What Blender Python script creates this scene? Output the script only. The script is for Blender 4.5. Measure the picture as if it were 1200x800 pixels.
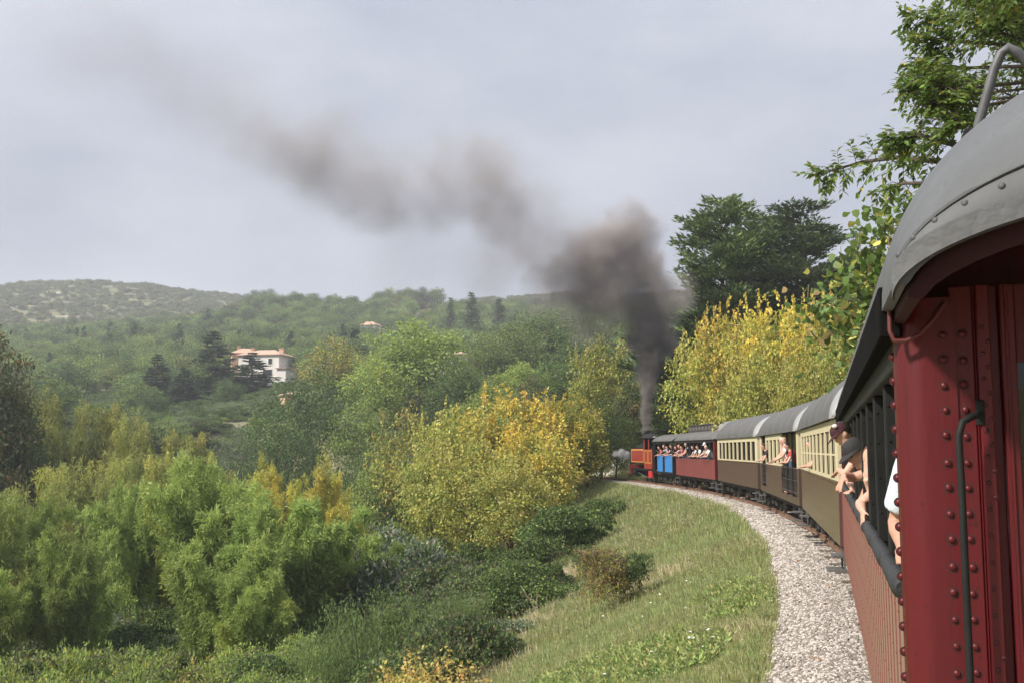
import bpy, bmesh, math, random
import numpy as np
from mathutils import Vector, Matrix
R_ = math.radians
scene = bpy.context.scene
COL = scene.collection
for o in list(bpy.data.objects): bpy.data.objects.remove(o)

# ------------------------------------------------------------------ camera
F = 1200.0; PITCH = math.atan(126 / F); CZ = 2.31
cam = bpy.data.cameras.new('camera'); camo = bpy.data.objects.new('camera', cam); COL.objects.link(camo)
cam.sensor_width = 36; cam.lens = 36.0 * F / 1200.0; cam.clip_start = .05; cam.clip_end = 6000
camo.location = (0, 0, CZ); camo.rotation_euler = (R_(90) + PITCH, 0, 0)
scene.camera = camo
# ------------------------------------------------------------------ light
SUN_EL = R_(42); SUN_DIR = Vector((-.86, -.40, 0)).normalized() * math.cos(SUN_EL) + Vector((0, 0, math.sin(SUN_EL)))
sl = bpy.data.lights.new('sun', 'SUN'); so = bpy.data.objects.new('sun', sl); COL.objects.link(so)
sl.energy = 4.8; sl.angle = R_(5); sl.color = (1, .94, .84)
so.rotation_euler = (-SUN_DIR).to_track_quat('-Z', 'Y').to_euler()
w = bpy.data.worlds.new('World'); scene.world = w; w.use_nodes = True
nt = w.node_tree; nt.nodes.clear()
def N(nt, t, **kw):
    n = nt.nodes.new(t)
    for k, v in kw.items():
        if k == 'inp':
            for a, b in v.items(): n.inputs[a].default_value = b
        else: setattr(n, k, v)
    return n
LK = lambda nt, a, b: nt.links.new(a, b)
sky = N(nt, 'ShaderNodeTexSky', sky_type='NISHITA', sun_disc=False, sun_elevation=SUN_EL, sun_rotation=math.atan2(SUN_DIR.x, SUN_DIR.y))
b1 = N(nt, 'ShaderNodeBackground', inp={'Strength': .07}); LK(nt, sky.outputs[0], b1.inputs[0])
tc = N(nt, 'ShaderNodeTexCoord')
mp = N(nt, 'ShaderNodeMapping', inp={'Scale': (1.6, 1.6, 3.6)}); LK(nt, tc.outputs['Generated'], mp.inputs[0])
nz = N(nt, 'ShaderNodeTexNoise', inp={'Scale': 1.7, 'Detail': 5, 'Roughness': .5}); LK(nt, mp.outputs[0], nz.inputs[0])
cr = N(nt, 'ShaderNodeValToRGB'); cr.color_ramp.elements[0].position = .38; cr.color_ramp.elements[1].position = .66
cr.color_ramp.elements[0].color = (.350, .374, .440, 1); cr.color_ramp.elements[1].color = (.492, .512, .565, 1)
LK(nt, nz.outputs[0], cr.inputs[0])
sx = N(nt, 'ShaderNodeSeparateXYZ'); LK(nt, tc.outputs['Generated'], sx.inputs[0])
mx = N(nt, 'ShaderNodeMath', operation='MAXIMUM', inp={1: 0.0}); LK(nt, sx.outputs[2], mx.inputs[0])
pw = N(nt, 'ShaderNodeMath', operation='POWER', inp={1: 3.0}); LK(nt, mx.outputs[0], pw.inputs[0])
ma = N(nt, 'ShaderNodeMath', operation='MULTIPLY_ADD', inp={1: 2.3, 2: 1.0}); LK(nt, pw.outputs[0], ma.inputs[0])   # overcast sky: brighter towards the zenith
b2 = N(nt, 'ShaderNodeBackground'); LK(nt, cr.outputs[0], b2.inputs[0]); LK(nt, ma.outputs[0], b2.inputs[1])
ms = N(nt, 'ShaderNodeMixShader', inp={0: .88}); LK(nt, b1.outputs[0], ms.inputs[1]); LK(nt, b2.outputs[0], ms.inputs[2])
wo = N(nt, 'ShaderNodeOutputWorld'); LK(nt, ms.outputs[0], wo.inputs[0])
vs = scene.view_settings; vs.view_transform = 'Standard'; vs.look = 'None'; vs.gamma = 1; vs.use_curve_mapping = False
vs.exposure = .48
cy = scene.cycles
cy.use_denoising = True; cy.use_adaptive_sampling = True; cy.adaptive_threshold = .015; cy.max_bounces = 6; cy.diffuse_bounces = 3; cy.glossy_bounces = 2; cy.transmission_bounces = 3
cy.transparent_max_bounces = 6; cy.volume_bounces = 0; cy.volume_max_steps = 160
try: cy.denoising_input_passes = 'RGB_ALBEDO_NORMAL'; cy.denoising_prefilter = 'FAST'
except Exception: pass

# ------------------------------------------------------------------ helpers
def at(px, py, Y):
    """world point at depth Y that the photograph shows at pixel px, py"""
    c, s = math.cos(PITCH), math.sin(PITCH)
    d = Vector(((px - 600) / F, c - (400 - py) / F * s, s + (400 - py) / F * c))
    return Vector((0, 0, CZ)) + d * (Y / d.y)
def tag(o, label=None, cat=None, group=None, kind=None):
    if label: o['label'] = label
    if cat: o['category'] = cat
    if group: o['group'] = group
    if kind: o['kind'] = kind
    return o
def empty(name, loc=(0, 0, 0), rz=0, label=None, cat=None, group=None):
    o = bpy.data.objects.new(name, None); COL.objects.link(o); o.empty_display_size = .2
    o.location = loc; o.rotation_euler = (0, 0, rz); return tag(o, label, cat, group)
def link(name, me, parent=None, loc=(0, 0, 0), rot=(0, 0, 0)):
    o = bpy.data.objects.new(name, me); COL.objects.link(o); o.location = loc; o.rotation_euler = rot
    if parent: o.parent = parent
    return o
def npmesh(name, V, Q, mats=(), tint=None, smooth=False, mi=None):
    """mesh from arrays: V (n,3); Q list of faces or an (m,k) array"""
    me = bpy.data.meshes.new(name)
    V = np.asarray(V, np.float32)
    if isinstance(Q, np.ndarray):
        k = Q.shape[1]; m = len(Q)
        me.vertices.add(len(V)); me.vertices.foreach_set('co', V.ravel())
        me.loops.add(m * k); me.loops.foreach_set('vertex_index', Q.astype(np.int32).ravel())
        me.polygons.add(m); me.polygons.foreach_set('loop_start', np.arange(0, m * k, k, dtype=np.int32))
        try: me.polygons.foreach_set('loop_total', np.full(m, k, np.int32))
        except Exception: pass
    else: me.from_pydata(V.tolist(), [], [list(q) for q in Q])
    for x in mats: me.materials.append(x)
    if tint is not None:
        a = me.attributes.new('tint', 'FLOAT_COLOR', 'POINT')
        t = np.ones((len(V), 4), np.float32); t[:, :3] = tint; a.data.foreach_set('color', t.ravel())
    if mi is not None: me.polygons.foreach_set('material_index', np.asarray(mi, np.int32))
    me.update(calc_edges=True); me.validate()
    me.polygons.foreach_set('use_smooth', np.full(len(me.polygons), smooth, bool))
    return me
class MB:
    """collects boxes, tubes, lathes and prisms for ONE mesh object"""
    def __init__(s): s.v = []; s.f = []
    def add(s, V, Fs):
        n = len(s.v); s.v += [tuple(map(float, p)) for p in V]; s.f += [[i + n for i in q] for q in Fs]; return s
    def box(s, a, b, bev=0):
        x0, y0, z0 = a; x1, y1, z1 = b
        if bev <= 0:
            return s.add([(x0,y0,z0),(x1,y0,z0),(x1,y1,z0),(x0,y1,z0),(x0,y0,z1),(x1,y0,z1),(x1,y1,z1),(x0,y1,z1)],
                     [(3,2,1,0),(4,5,6,7),(0,1,5,4),(1,2,6,5),(2,3,7,6),(3,0,4,7)])
        e = bev; V = []; 
        for (zz, ee) in ((z0, e), (z0 + e, 0), (z1 - e, 0), (z1, e)):
            for (px, py) in ((x0+e,y0+ee),(x1-e,y0+ee),(x1-ee,y0+e),(x1-ee,y1-e),(x1-e,y1-ee),(x0+e,y1-ee),(x0+ee,y1-e),(x0+ee,y0+e)):
                V.append((px, py, zz))
        Fs = [tuple(range(7, -1, -1)), tuple(range(24, 32))]
        for r in range(3):
            for k in range(8): Fs.append((r*8+k, r*8+(k+1)%8, r*8+8+(k+1)%8, r*8+8+k))
        return s.add(V, Fs)
    def tube(s, pts, rad, n=8, caps=True, flat=1.0):
        pts = [Vector(p) for p in pts]; m = len(pts)
        if not hasattr(rad, '__len__'): rad = [rad] * m
        V = []; up = None
        for i, p in enumerate(pts):
            t = (pts[min(i + 1, m - 1)] - pts[max(i - 1, 0)])
            t = t.normalized() if t.length > 1e-9 else Vector((0, 0, 1))
            if up is None: up = t.orthogonal().normalized()
            u = (up - t * up.dot(t)); u = u.normalized() if u.length > 1e-6 else t.orthogonal().normalized(); up = u
            q = t.cross(u)
            for k in range(n):
                a = 2 * math.pi * k / n; V.append(p + (u * math.cos(a) + q * math.sin(a) * flat) * rad[i])
        Fs = [(i*n+k, i*n+(k+1)%n, (i+1)*n+(k+1)%n, (i+1)*n+k) for i in range(m-1) for k in range(n)]
        if caps: Fs += [tuple(range(n-1, -1, -1)), tuple(range((m-1)*n, m*n))]
        return s.add(V, Fs)
    def ell(s, c, r, n=12, m=8, rot=None):
        V = []; c = Vector(c)
        if not hasattr(r, '__len__'): r = (r, r, r)
        for i in range(m + 1):
            th = math.pi * i / m
            for k in range(n):
                a = 2 * math.pi * k / n
                p = Vector((math.sin(th)*math.cos(a)*r[0], math.sin(th)*math.sin(a)*r[1], math.cos(th)*r[2]))
                V.append(c + (rot @ p if rot else p))
        Fs = [(i*n+k, (i+1)*n+k, (i+1)*n+(k+1)%n, i*n+(k+1)%n) for i in range(m) for k in range(n)]
        return s.add(V, Fs)
    def lathe(s, c, prof, axis='z', n=20):
        """prof: list of (r, h) along the axis from c"""
        V = []
        for r, h in prof:
            for k in range(n):
                a = 2*math.pi*k/n; x, y = r*math.cos(a), r*math.sin(a)
                p = (x, y, h) if axis == 'z' else ((h, x, y) if axis == 'x' else (y, h, x))
                V.append((c[0]+p[0], c[1]+p[1], c[2]+p[2]))
        m = len(prof)
        Fs = [(i*n+k, i*n+(k+1)%n, (i+1)*n+(k+1)%n, (i+1)*n+k) for i in range(m-1) for k in range(n)]
        Fs += [tuple(range(n-1,-1,-1)), tuple(range((m-1)*n, m*n))]
        return s.add(V, Fs)
    def prism(s, poly, lo, hi, axis='y'):
        """poly in the plane across the axis, extruded lo..hi"""
        n = len(poly)
        P = lambda a, b, h: (a, h, b) if axis == 'y' else ((h, a, b) if axis == 'x' else (a, b, h))
        V = [P(a, b, lo) for a, b in poly] + [P(a, b, hi) for a, b in poly]
        Fs = [tuple(range(n)), tuple(range(2*n-1, n-1, -1))] + [(k, n+k, n+(k+1)%n, (k+1)%n) for k in range(n)]
        return s.add(V, Fs)
    def mesh(s, name, m, smooth=None):
        me = bpy.data.meshes.new(name); me.from_pydata(s.v, [], s.f)
        bm = bmesh.new(); bm.from_mesh(me); bmesh.ops.recalc_face_normals(bm, faces=bm.faces); bm.to_mesh(me); bm.free()
        if m: me.materials.append(m)
        if smooth is not None:
            me.polygons.foreach_set('use_smooth', np.ones(len(me.polygons), bool))
            try: me.set_sharp_from_angle(angle=R_(smooth))
            except Exception: pass
        return me
    def build(s, name, m, parent=None, smooth=None, loc=(0,0,0), rot=(0,0,0)):
        return link(name, s.mesh(name, m, smooth), parent, loc, rot)

# ------------------------------------------------------------------ materials
MATS = {}
def mat(name, col, rough=.6, col2=None, nscale=3.0, namt=.5, bump=0, bscale=20, metal=0, spec=.5, streak=False, coat=0, dots=None, scuff=None):
    if name in MATS: return MATS[name]
    m = bpy.data.materials.new(name); m.use_nodes = True; nt = m.node_tree; b = nt.nodes['Principled BSDF']
    b.inputs['Base Color'].default_value = (*col, 1); b.inputs['Roughness'].default_value = rough; b.inputs['Metallic'].default_value = metal
    b.inputs['Specular IOR Level'].default_value = spec; b.inputs['Coat Weight'].default_value = coat; b.inputs['Coat Roughness'].default_value = .2
    tc = N(nt, 'ShaderNodeTexCoord'); src = tc.outputs['Object']
    if streak:
        mp = N(nt, 'ShaderNodeMapping', inp={'Scale': (1, 1, .12)}); LK(nt, src, mp.inputs[0]); src = mp.outputs[0]
    out = None
    if col2 is not None:
        z = N(nt, 'ShaderNodeTexNoise', inp={'Scale': nscale, 'Detail': 6, 'Roughness': .65}); LK(nt, src, z.inputs[0])
        r = N(nt, 'ShaderNodeMapRange', inp={1: .5 - namt * .3, 2: .5 + namt * .3}); LK(nt, z.outputs[0], r.inputs[0])
        x = N(nt, 'ShaderNodeMix', data_type='RGBA'); LK(nt, r.outputs[0], x.inputs[0])
        x.inputs[6].default_value = (*col, 1); x.inputs[7].default_value = (*col2, 1); out = x.outputs[2]
        rr = N(nt, 'ShaderNodeMapRange', inp={3: rough - .08, 4: min(1, rough + .12)}); LK(nt, z.outputs[0], rr.inputs[0]); LK(nt, rr.outputs[0], b.inputs['Roughness'])
    if dots:    # (colour, scale, threshold): chips, specks
        z2 = N(nt, 'ShaderNodeTexNoise', inp={'Scale': dots[1], 'Detail': 3, 'Roughness': .6}); LK(nt, tc.outputs['Object'], z2.inputs[0])
        r2 = N(nt, 'ShaderNodeMapRange', inp={1: dots[2], 2: dots[2] + .05}); LK(nt, z2.outputs[0], r2.inputs[0])
        x2 = N(nt, 'ShaderNodeMix', data_type='RGBA'); LK(nt, r2.outputs[0], x2.inputs[0])
        x2.inputs[6].default_value = (*col, 1)
        if out: LK(nt, out, x2.inputs[6])
        x2.inputs[7].default_value = (*dots[0], 1); out = x2.outputs[2]
    if scuff:   # (colour, threshold): long worn or rusty runs down the face
        mp3 = N(nt, 'ShaderNodeMapping', inp={'Scale': (26, 26, 1.6)}); LK(nt, tc.outputs['Object'], mp3.inputs[0])
        z3 = N(nt, 'ShaderNodeTexNoise', inp={'Scale': 1.0, 'Detail': 6, 'Roughness': .7}); LK(nt, mp3.outputs[0], z3.inputs[0])
        r3 = N(nt, 'ShaderNodeMapRange', inp={1: scuff[1], 2: scuff[1] + .16, 4: .8}); LK(nt, z3.outputs[0], r3.inputs[0])
        x3 = N(nt, 'ShaderNodeMix', data_type='RGBA'); LK(nt, r3.outputs[0], x3.inputs[0]); x3.inputs[6].default_value = (*col, 1)
        if out: LK(nt, out, x3.inputs[6])
        x3.inputs[7].default_value = (*scuff[0], 1); out = x3.outputs[2]
    if out: LK(nt, out, b.inputs['Base Color'])
    if bump:
        z = N(nt, 'ShaderNodeTexNoise', inp={'Scale': bscale, 'Detail': 4}); LK(nt, src, z.inputs[0])
        bp = N(nt, 'ShaderNodeBump', inp={'Strength': bump, 'Distance': .02}); LK(nt, z.outputs[0], bp.inputs['Height']); LK(nt, bp.outputs[0], b.inputs['Normal'])
    MATS[name] = m; return m
def leafmat(name, trans=.3, rough=.55, vary=.18, hue=.007, gain=1.0):
    """leaf colour comes from the mesh's own tint attribute, nudged per plant"""
    m = bpy.data.materials.new(name); m.use_nodes = True; nt = m.node_tree; b = nt.nodes['Principled BSDF']
    a = N(nt, 'ShaderNodeAttribute', attribute_name='tint')
    oi = N(nt, 'ShaderNodeObjectInfo')
    h = N(nt, 'ShaderNodeHueSaturation'); LK(nt, a.outputs['Color'], h.inputs['Color'])
    r1 = N(nt, 'ShaderNodeMapRange', inp={3: .5 - hue, 4: .5 + hue}); LK(nt, oi.outputs['Random'], r1.inputs[0]); LK(nt, r1.outputs[0], h.inputs['Hue'])
    fr = N(nt, 'ShaderNodeMath', operation='FRACT'); mu = N(nt, 'ShaderNodeMath', operation='MULTIPLY', inp={1: 7.31}); LK(nt, oi.outputs['Random'], mu.inputs[0]); LK(nt, mu.outputs[0], fr.inputs[0])
    r2 = N(nt, 'ShaderNodeMapRange', inp={3: gain * (1 - vary), 4: gain * (1 + vary)}); LK(nt, fr.outputs[0], r2.inputs[0]); LK(nt, r2.outputs[0], h.inputs['Value'])
    LK(nt, h.outputs[0], b.inputs['Base Color']); b.inputs['Roughness'].default_value = rough; b.inputs['Specular IOR Level'].default_value = .35
    t = N(nt, 'ShaderNodeBsdfTranslucent'); LK(nt, h.outputs[0], t.inputs[0])
    x = N(nt, 'ShaderNodeMixShader', inp={0: trans}); LK(nt, b.outputs[0], x.inputs[1]); LK(nt, t.outputs[0], x.inputs[2])
    LK(nt, x.outputs[0], nt.nodes['Material Output'].inputs[0]); MATS[name] = m; return m
LEAF = leafmat('leaf', gain=1.62, trans=.40); PINELEAF = leafmat('pine_leaf', trans=.25, vary=.34, hue=.022, gain=1.3); NEEDLE = leafmat('needle', trans=.15, rough=.6, gain=1.35); GRASSM = leafmat('grass_blade', trans=.3, rough=.65, vary=.22, hue=.015, gain=1.18)
BARK = mat('bark', (.10, .075, .055), .9, (.05, .04, .03), 6, bump=.6, bscale=14)
CANE = mat('bamboo_cane', (.27, .24, .09), .5, (.10, .13, .03), 3)
DRY = mat('dry_stem', (.36, .29, .19), .9, (.22, .17, .11), 8)

# ------------------------------------------------------------------ track line
W = 2.4
CARS = {  # left-side rear corner, heading, length (from matching the photograph's perspective)
 'A': ((1.415, 3.75), 16.76, 12.79), 'B': ((5.29, 16.75), 12.76, 11.29), 'C': ((7.93, 28.56), 8.49, 11.70),
 'D': ((9.74, 40.92), 3.36, 11.22), 'E': ((10.42, 52.93), -1.37, 10.98), 'F': ((10.11, 64.72), -5.34, 5.40)}
def frame(k):
    (x, y), th, L = CARS[k]; t = R_(th); d = Vector((math.sin(t), math.cos(t), 0)); n = Vector((math.cos(t), -math.sin(t), 0))
    return Vector((x, y, 0)) + n * W / 2, d, n, L, -t
def trackline():
    P = []
    for k in 'ABCDEF':
        c, d, n, L, rz = frame(k); P += [c + d * L * .12, c + d * L * .88]
    th = R_(-5.6); p = P[-1].copy(); Q = []
    for i in range(34):
        k = 1/130 if i < 6 else (1 / 75 if i < 22 else 0)
        th -= 2 * k; p = p + Vector((math.sin(th), math.cos(th), 0)) * 2; Q.append(p.copy())
    P += Q[2:]
    th = R_(17.3); p = P[0].copy(); B = []
    for i in range(30):
        th += 2 / 150; p = p - Vector((math.sin(th), math.cos(th), 0)) * 2; B.append(p.copy())
    P = B[::-1][:-1] + P
    A = np.array([(q.x, q.y) for q in P])
    s = np.r_[0, np.cumsum(np.hypot(*np.diff(A, axis=0).T))]
    u = np.arange(0, s[-1], .5)
    C = np.c_[np.interp(u, s, A[:, 0]), np.interp(u, s, A[:, 1])]
    ker = np.hanning(21); ker /= ker.sum()
    E = np.pad(C, ((10, 10), (0, 0)), 'edge')
    E[:10] = C[0] - (C[1] - C[0]) * np.arange(10, 0, -1)[:, None]; E[-10:] = C[-1] + (C[-1] - C[-2]) * np.arange(1, 11)[:, None]
    return np.c_[np.convolve(E[:, 0], ker, 'valid'), np.convolve(E[:, 1], ker, 'valid')]
TR = trackline()
TT = np.gradient(TR, axis=0); TT /= np.hypot(TT[:, 0], TT[:, 1])[:, None]; TN = np.c_[TT[:, 1], -TT[:, 0]]     # tangent, right-hand normal
def lateral(x, y):
    """signed distance right of the track's centre line (negative = valley side) and index along it"""
    x = np.atleast_1d(np.asarray(x, float)); y = np.atleast_1d(np.asarray(y, float)); L = np.empty(len(x)); I = np.empty(len(x), int)
    for a in range(0, len(x), 4000):
        dx = x[a:a+4000, None] - TR[None, :, 0]; dy = y[a:a+4000, None] - TR[None, :, 1]
        d2 = dx * dx + dy * dy; i = d2.argmin(1); r = np.arange(len(i))
        sgn = np.sign(dx[r, i] * TN[i, 0] + dy[r, i] * TN[i, 1]); L[a:a+4000] = np.sqrt(d2[r, i]) * np.where(sgn == 0, 1, sgn); I[a:a+4000] = i
    return L, I
# ------------------------------------------------------------------ terrain height
rngT = np.random.default_rng(5)
_W = [(rngT.uniform(0, 6.28), rngT.uniform(0, 6.28)) for _ in range(24)]
def wav(x, y, lam, k0, n=6):
    z = 0
    for i in range(n):
        a, ph = _W[(k0 + i) % 24]; l = lam * (.6 + .25 * i); z = z + np.sin((x * np.cos(a) + y * np.sin(a)) * 6.283 / l + ph)
    return z / n
CP = []   # (px, py of the ground in the photograph, depth)
for px, py, Y in [(-500,345,800),(-250,338,800),(0,338,800),(100,333,810),(200,340,800),(270,352,790),(340,364,780),(420,372,760),(500,366,720),(600,352,720),(700,352,720),(850,345,720),(1100,330,720),(1500,330,720),
   (-300,392,520),(0,394,520),(130,390,520),(250,384,520),(300,368,520),(400,364,515),(500,366,500),(600,372,520),(700,370,520),(900,350,520),(1200,330,500),
   (-200,440,330),(0,428,340),(150,425,340),(300,420,330),(432,408,380),(550,398,380),(680,395,360),(850,370,350),
   (-200,480,215),(0,476,220),(120,474,220),(230,470,225),(310,452,245),(420,448,240),(550,440,230),(680,432,220),(800,420,220),(1000,380,200),
   (0,527,150),(200,520,150),(380,500,150),(520,486,150),(650,470,150),(760,470,150),
   (0,600,105),(200,605,100),(420,600,105),(560,575,115)]:
    p = at(px, py, Y); CP.append((p.x, p.y, p.z))
for x, y, z in [(-60,60,-8),(-30,60,-8.5),(-15,45,-8),(-40,30,-8),(-20,20,-8),(-90,80,-7),(-60,-20,-8),(-5,80,-7.5),(40,60,10),(60,30,12),(40,0,9),(60,100,16),(35,110,9),(90,60,20),(-130,40,-5),(-160,120,4),(120,120,28),(-15,95,-6.5)]:
    CP.append((x, y, z))
for x, y, z in [(-900,900,125),(900,900,120),(0,1300,60),(-900,1300,60),(900,1300,70),(-900,0,40),(900,0,60),(-900,400,60),(900,400,80),(0,-120,0)]: CP.append((x, y, z))
CP = np.array(CP) / [100, 100, 1]
def _tk(d2): return np.where(d2 > 1e-12, .5 * d2 * np.log(d2 + 1e-12), 0)
def _solve():
    P = CP[:, :2]; n = len(P); K = _tk(((P[:, None] - P[None]) ** 2).sum(2)) + np.eye(n) * .02
    A = np.zeros((n + 3, n + 3)); A[:n, :n] = K; A[:n, n] = 1; A[:n, n+1:] = P; A[n, :n] = 1; A[n+1:, :n] = P.T
    return np.linalg.solve(A, np.r_[CP[:, 2], 0, 0, 0])
TPS = _solve()
def sstep(a, b, x): t = np.clip((x - a) / (b - a), 0, 1); return t * t * (3 - 2 * t)
def ground(x, y):
    x = np.atleast_1d(np.asarray(x, float)); y = np.atleast_1d(np.asarray(y, float)); base = np.empty(len(x)); n = len(CP)
    for a in range(0, len(x), 5000):
        q = np.c_[x[a:a+5000], y[a:a+5000]] / 100
        base[a:a+5000] = _tk(((q[:, None] - CP[None, :, :2]) ** 2).sum(2)) @ TPS[:n] + TPS[n] + q @ TPS[n+1:]
    far = sstep(150, 420, y); base = base + wav(x, y, 60, 0) * 2.2 * far + wav(x, y, 22, 7) * .8 * far + wav(x, y, 9, 3) * .15
    s, i = lateral(x, y)
    left = np.maximum(-.42 - .43 * np.maximum(0, -s - 2.25) + .07 * wav(x, y, 3.1, 11) * sstep(2.6, 4, -s), -8.2 + .4 * wav(x, y, 12, 2))
    right = np.minimum(-.42 + .45 * np.maximum(0, s - 4.2), 9)
    near = np.where(s < 0, left, right); wgt = np.where(s < 0, sstep(20, 44, -s), sstep(14, 40, s))
    z = near * (1 - wgt) + base * wgt
    return np.where(np.abs(s) < 2.25, -.6, z)
def gz(x, y): return float(ground([x], [y])[0])
# ------------------------------------------------------------------ ground sheet
def ground_mesh():
    def axis(lo, hi, near_lo, near_hi, fine, ratio):
        v = list(np.arange(near_lo, near_hi, fine)); d = fine
        while v[-1] < hi: d *= ratio; v.append(v[-1] + d)
        d = fine; a = []
        x = near_lo
        while x > lo: d *= ratio; x -= d; a.append(x)
        return np.array(a[::-1] + v)
    xs = axis(-1150, 1150, -32, 24, .4, 1.055); ys = axis(-120, 1400, 2, 90, .4, 1.045)
    X, Y = np.meshgrid(xs, ys); Z = ground(X.ravel(), Y.ravel())
    Z = np.where(Y.ravel() > 950, np.minimum(Z, Z * 0 + 150), Z)
    nx, ny = len(xs), len(ys); I = np.arange(nx * ny).reshape(ny, nx)
    Q = np.stack([I[:-1, :-1], I[:-1, 1:], I[1:, 1:], I[1:, :-1]], -1).reshape(-1, 4)
    m = bpy.data.materials.new('earth'); m.use_nodes = True; nt = m.node_tree; b = nt.nodes['Principled BSDF']; b.inputs['Roughness'].default_value = .95; b.inputs['Specular IOR Level'].default_value = .1
    g = N(nt, 'ShaderNodeNewGeometry')
    def ns(sc, det=6): z = N(nt, 'ShaderNodeTexNoise', inp={'Scale': sc, 'Detail': det, 'Roughness': .62}); LK(nt, g.outputs['Position'], z.inputs[0]); return z.outputs[0]
    def mixc(f, a, c):
        x = N(nt, 'ShaderNodeMix', data_type='RGBA'); LK(nt, f, x.inputs[0])
        for k, q in ((6, a), (7, c)):
            if isinstance(q, tuple): x.inputs[k].default_value = (*q, 1)
            else: LK(nt, q, x.inputs[k])
        return x.outputs[2]
    def rng(f, lo, hi): r = N(nt, 'ShaderNodeMapRange', inp={1: lo, 2: hi}); LK(nt, f, r.inputs[0]); return r.outputs[0]
    near = mixc(rng(ns(.9), .4, .6), (.15, .17, .055), (.27, .23, .12))
    near = mixc(rng(ns(.35), .55, .66), near, (.33, .27, .17))
    far = mixc(rng(ns(.12), .42, .58), (.10, .12, .05), (.20, .18, .11))
    sq = N(nt, 'ShaderNodeSeparateXYZ'); LK(nt, g.outputs['Position'], sq.inputs[0]); rk = N(nt, 'ShaderNodeMath', operation='MULTIPLY'); LK(nt, rng(ns(.05, 8), .56, .66), rk.inputs[0]); LK(nt, rng(sq.outputs[1], 480, 620), rk.inputs[1]); far = mixc(rk.outputs[0], far, (.33, .31, .26))
    sp = N(nt, 'ShaderNodeSeparateXYZ'); LK(nt, g.outputs['Position'], sp.inputs[0])
    c = mixc(rng(sp.outputs[1], 80, 130), near, far); LK(nt, c, b.inputs['Base Color'])
    bp = N(nt, 'ShaderNodeBump', inp={'Strength': .7, 'Distance': .06}); LK(nt, ns(9), bp.inputs['Height']); LK(nt, bp.outputs[0], b.inputs['Normal'])
    tag(link('ground', npmesh('ground', np.c_[X.ravel(), Y.ravel(), Z], Q, [m], smooth=True)), kind='structure')
ground_mesh()
def strip(name, prof, m, i0=0, i1=None, parent=None, step=1, wob=0, closed=False, kind='structure'):
    """cross-section (offset, z) swept along the track"""
    idx = np.arange(i0, i1 or len(TR), step); n = len(prof); V = []
    for j in idx:
        for k, (o, z) in enumerate(prof):
            oo = o + (wob * math.sin(j * .23 + k) * math.sin(j * .071 + 2) if k in (0, n - 1) else 0)
            V.append((TR[j, 0] + TN[j, 0] * oo, TR[j, 1] + TN[j, 1] * oo, z))
    e = n if closed else n - 1
    Q = np.array([(a*n+k, a*n+(k+1)%n, (a+1)*n+(k+1)%n, (a+1)*n+k) for a in range(len(idx)-1) for k in range(e)])
    o = link(name, npmesh(name, V, Q, [m], smooth=not closed), parent)
    if kind and not parent: tag(o, kind=kind)
    return o
STONE = mat('ballast_stone', (.36, .315, .275), .9, (.25, .215, .18), 9, .9, bump=.8, bscale=30)
strip('ballast_bed', [(-2.75, -.62), (-2.3, -.47), (-1.75, -.24), (-1.5, -.19), (-.62, -.2), (-.5, -.22), (.5, -.22), (.62, -.2), (1.5, -.19), (1.9, -.3), (2.6, -.62)], STONE, wob=.22)
RUST = mat('rail_steel', (.16, .085, .055), .6, (.26, .15, .10), 6, metal=.3, bump=.3, bscale=30)
WOOD = mat('sleeper_wood', (.085, .065, .05), .9, (.15, .12, .10), 7, bump=.7, bscale=18)
track = tag(empty('railway_track', (0, 0, 0)), kind='structure')
for sgn in (-1, 1):
    q = sgn * .53
    strip('rail', [(q-.05, -.13), (q-.05, -.118), (q-.009, -.10), (q-.009, -.035), (q-.032, -.028), (q-.032, 0), (q+.032, 0), (q+.032, -.028), (q+.009, -.035), (q+.009, -.10), (q+.05, -.118), (q+.05, -.13)], RUST, 40, 330, parent=track, step=2, closed=True)
slm = MB().box((-.95, -.11, -.27), (.95, .11, -.132), .012).mesh('sleeper', WOOD)
for j in range(66, 300, 3):
    if len([1 for _ in ()]) == 0:
        o = link('sleeper', slm, track, (TR[j, 0], TR[j, 1], 0), (0, 0, math.atan2(TN[j, 1], TN[j, 0])))

# ------------------------------------------------------------------ carriages
MAROON = mat('maroon_paint', (.115, .009, .012), .40, (.074, .0065, .009), 3.5, .9, bump=.12, bscale=45, spec=.35, streak=True, dots=((.05, .009, .009), 38, .655), scuff=((.045, .012, .010), .56))
MAROON_DULL = mat('maroon_dull_paint', (.19, .045, .042), .5, (.15, .035, .034), 2.0, .8, streak=True)
BROWN_END_SHADE = mat('brown_paint_end_shade', (.12, .052, .05), .45, (.095, .04, .04), 3, .6, streak=True)  # brown end wall, its purplish shading put into the colour
TAN = mat('worn_tan_board', (.27, .19, .125), .65, (.18, .115, .08), 2.5, .9, bump=.3, bscale=40, streak=True)
BLACK = mat('black_paint', (.008, .0085, .0085), .6, (.016, .0165, .016), 4, .6, spec=.22)
ROLLM = mat('padded_black_vinyl', (.024, .025, .026), .55, (.036, .037, .038), 5, .7, spec=.3, bump=.3, bscale=30)
DARK = mat('dark_interior', (.02, .016, .014), .8)
CREAM = mat('cream_paint', (.60, .53, .35), .45, (.53, .465, .30), 2.5, .6, streak=True, scuff=((.36, .29, .17), .60))
BROWN = mat('brown_paint', (.092, .058, .044), .34, (.075, .047, .036), 2.0, .7, streak=True, scuff=((.14, .10, .075), .60))
OLIVE = mat('brown_paint_reflecting', (.108, .074, .048), .27, (.128, .09, .056), 1.6, .8, streak=True, scuff=((.05, .035, .024), .55))  # brown side boards, the olive reflection put into the colour
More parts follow.
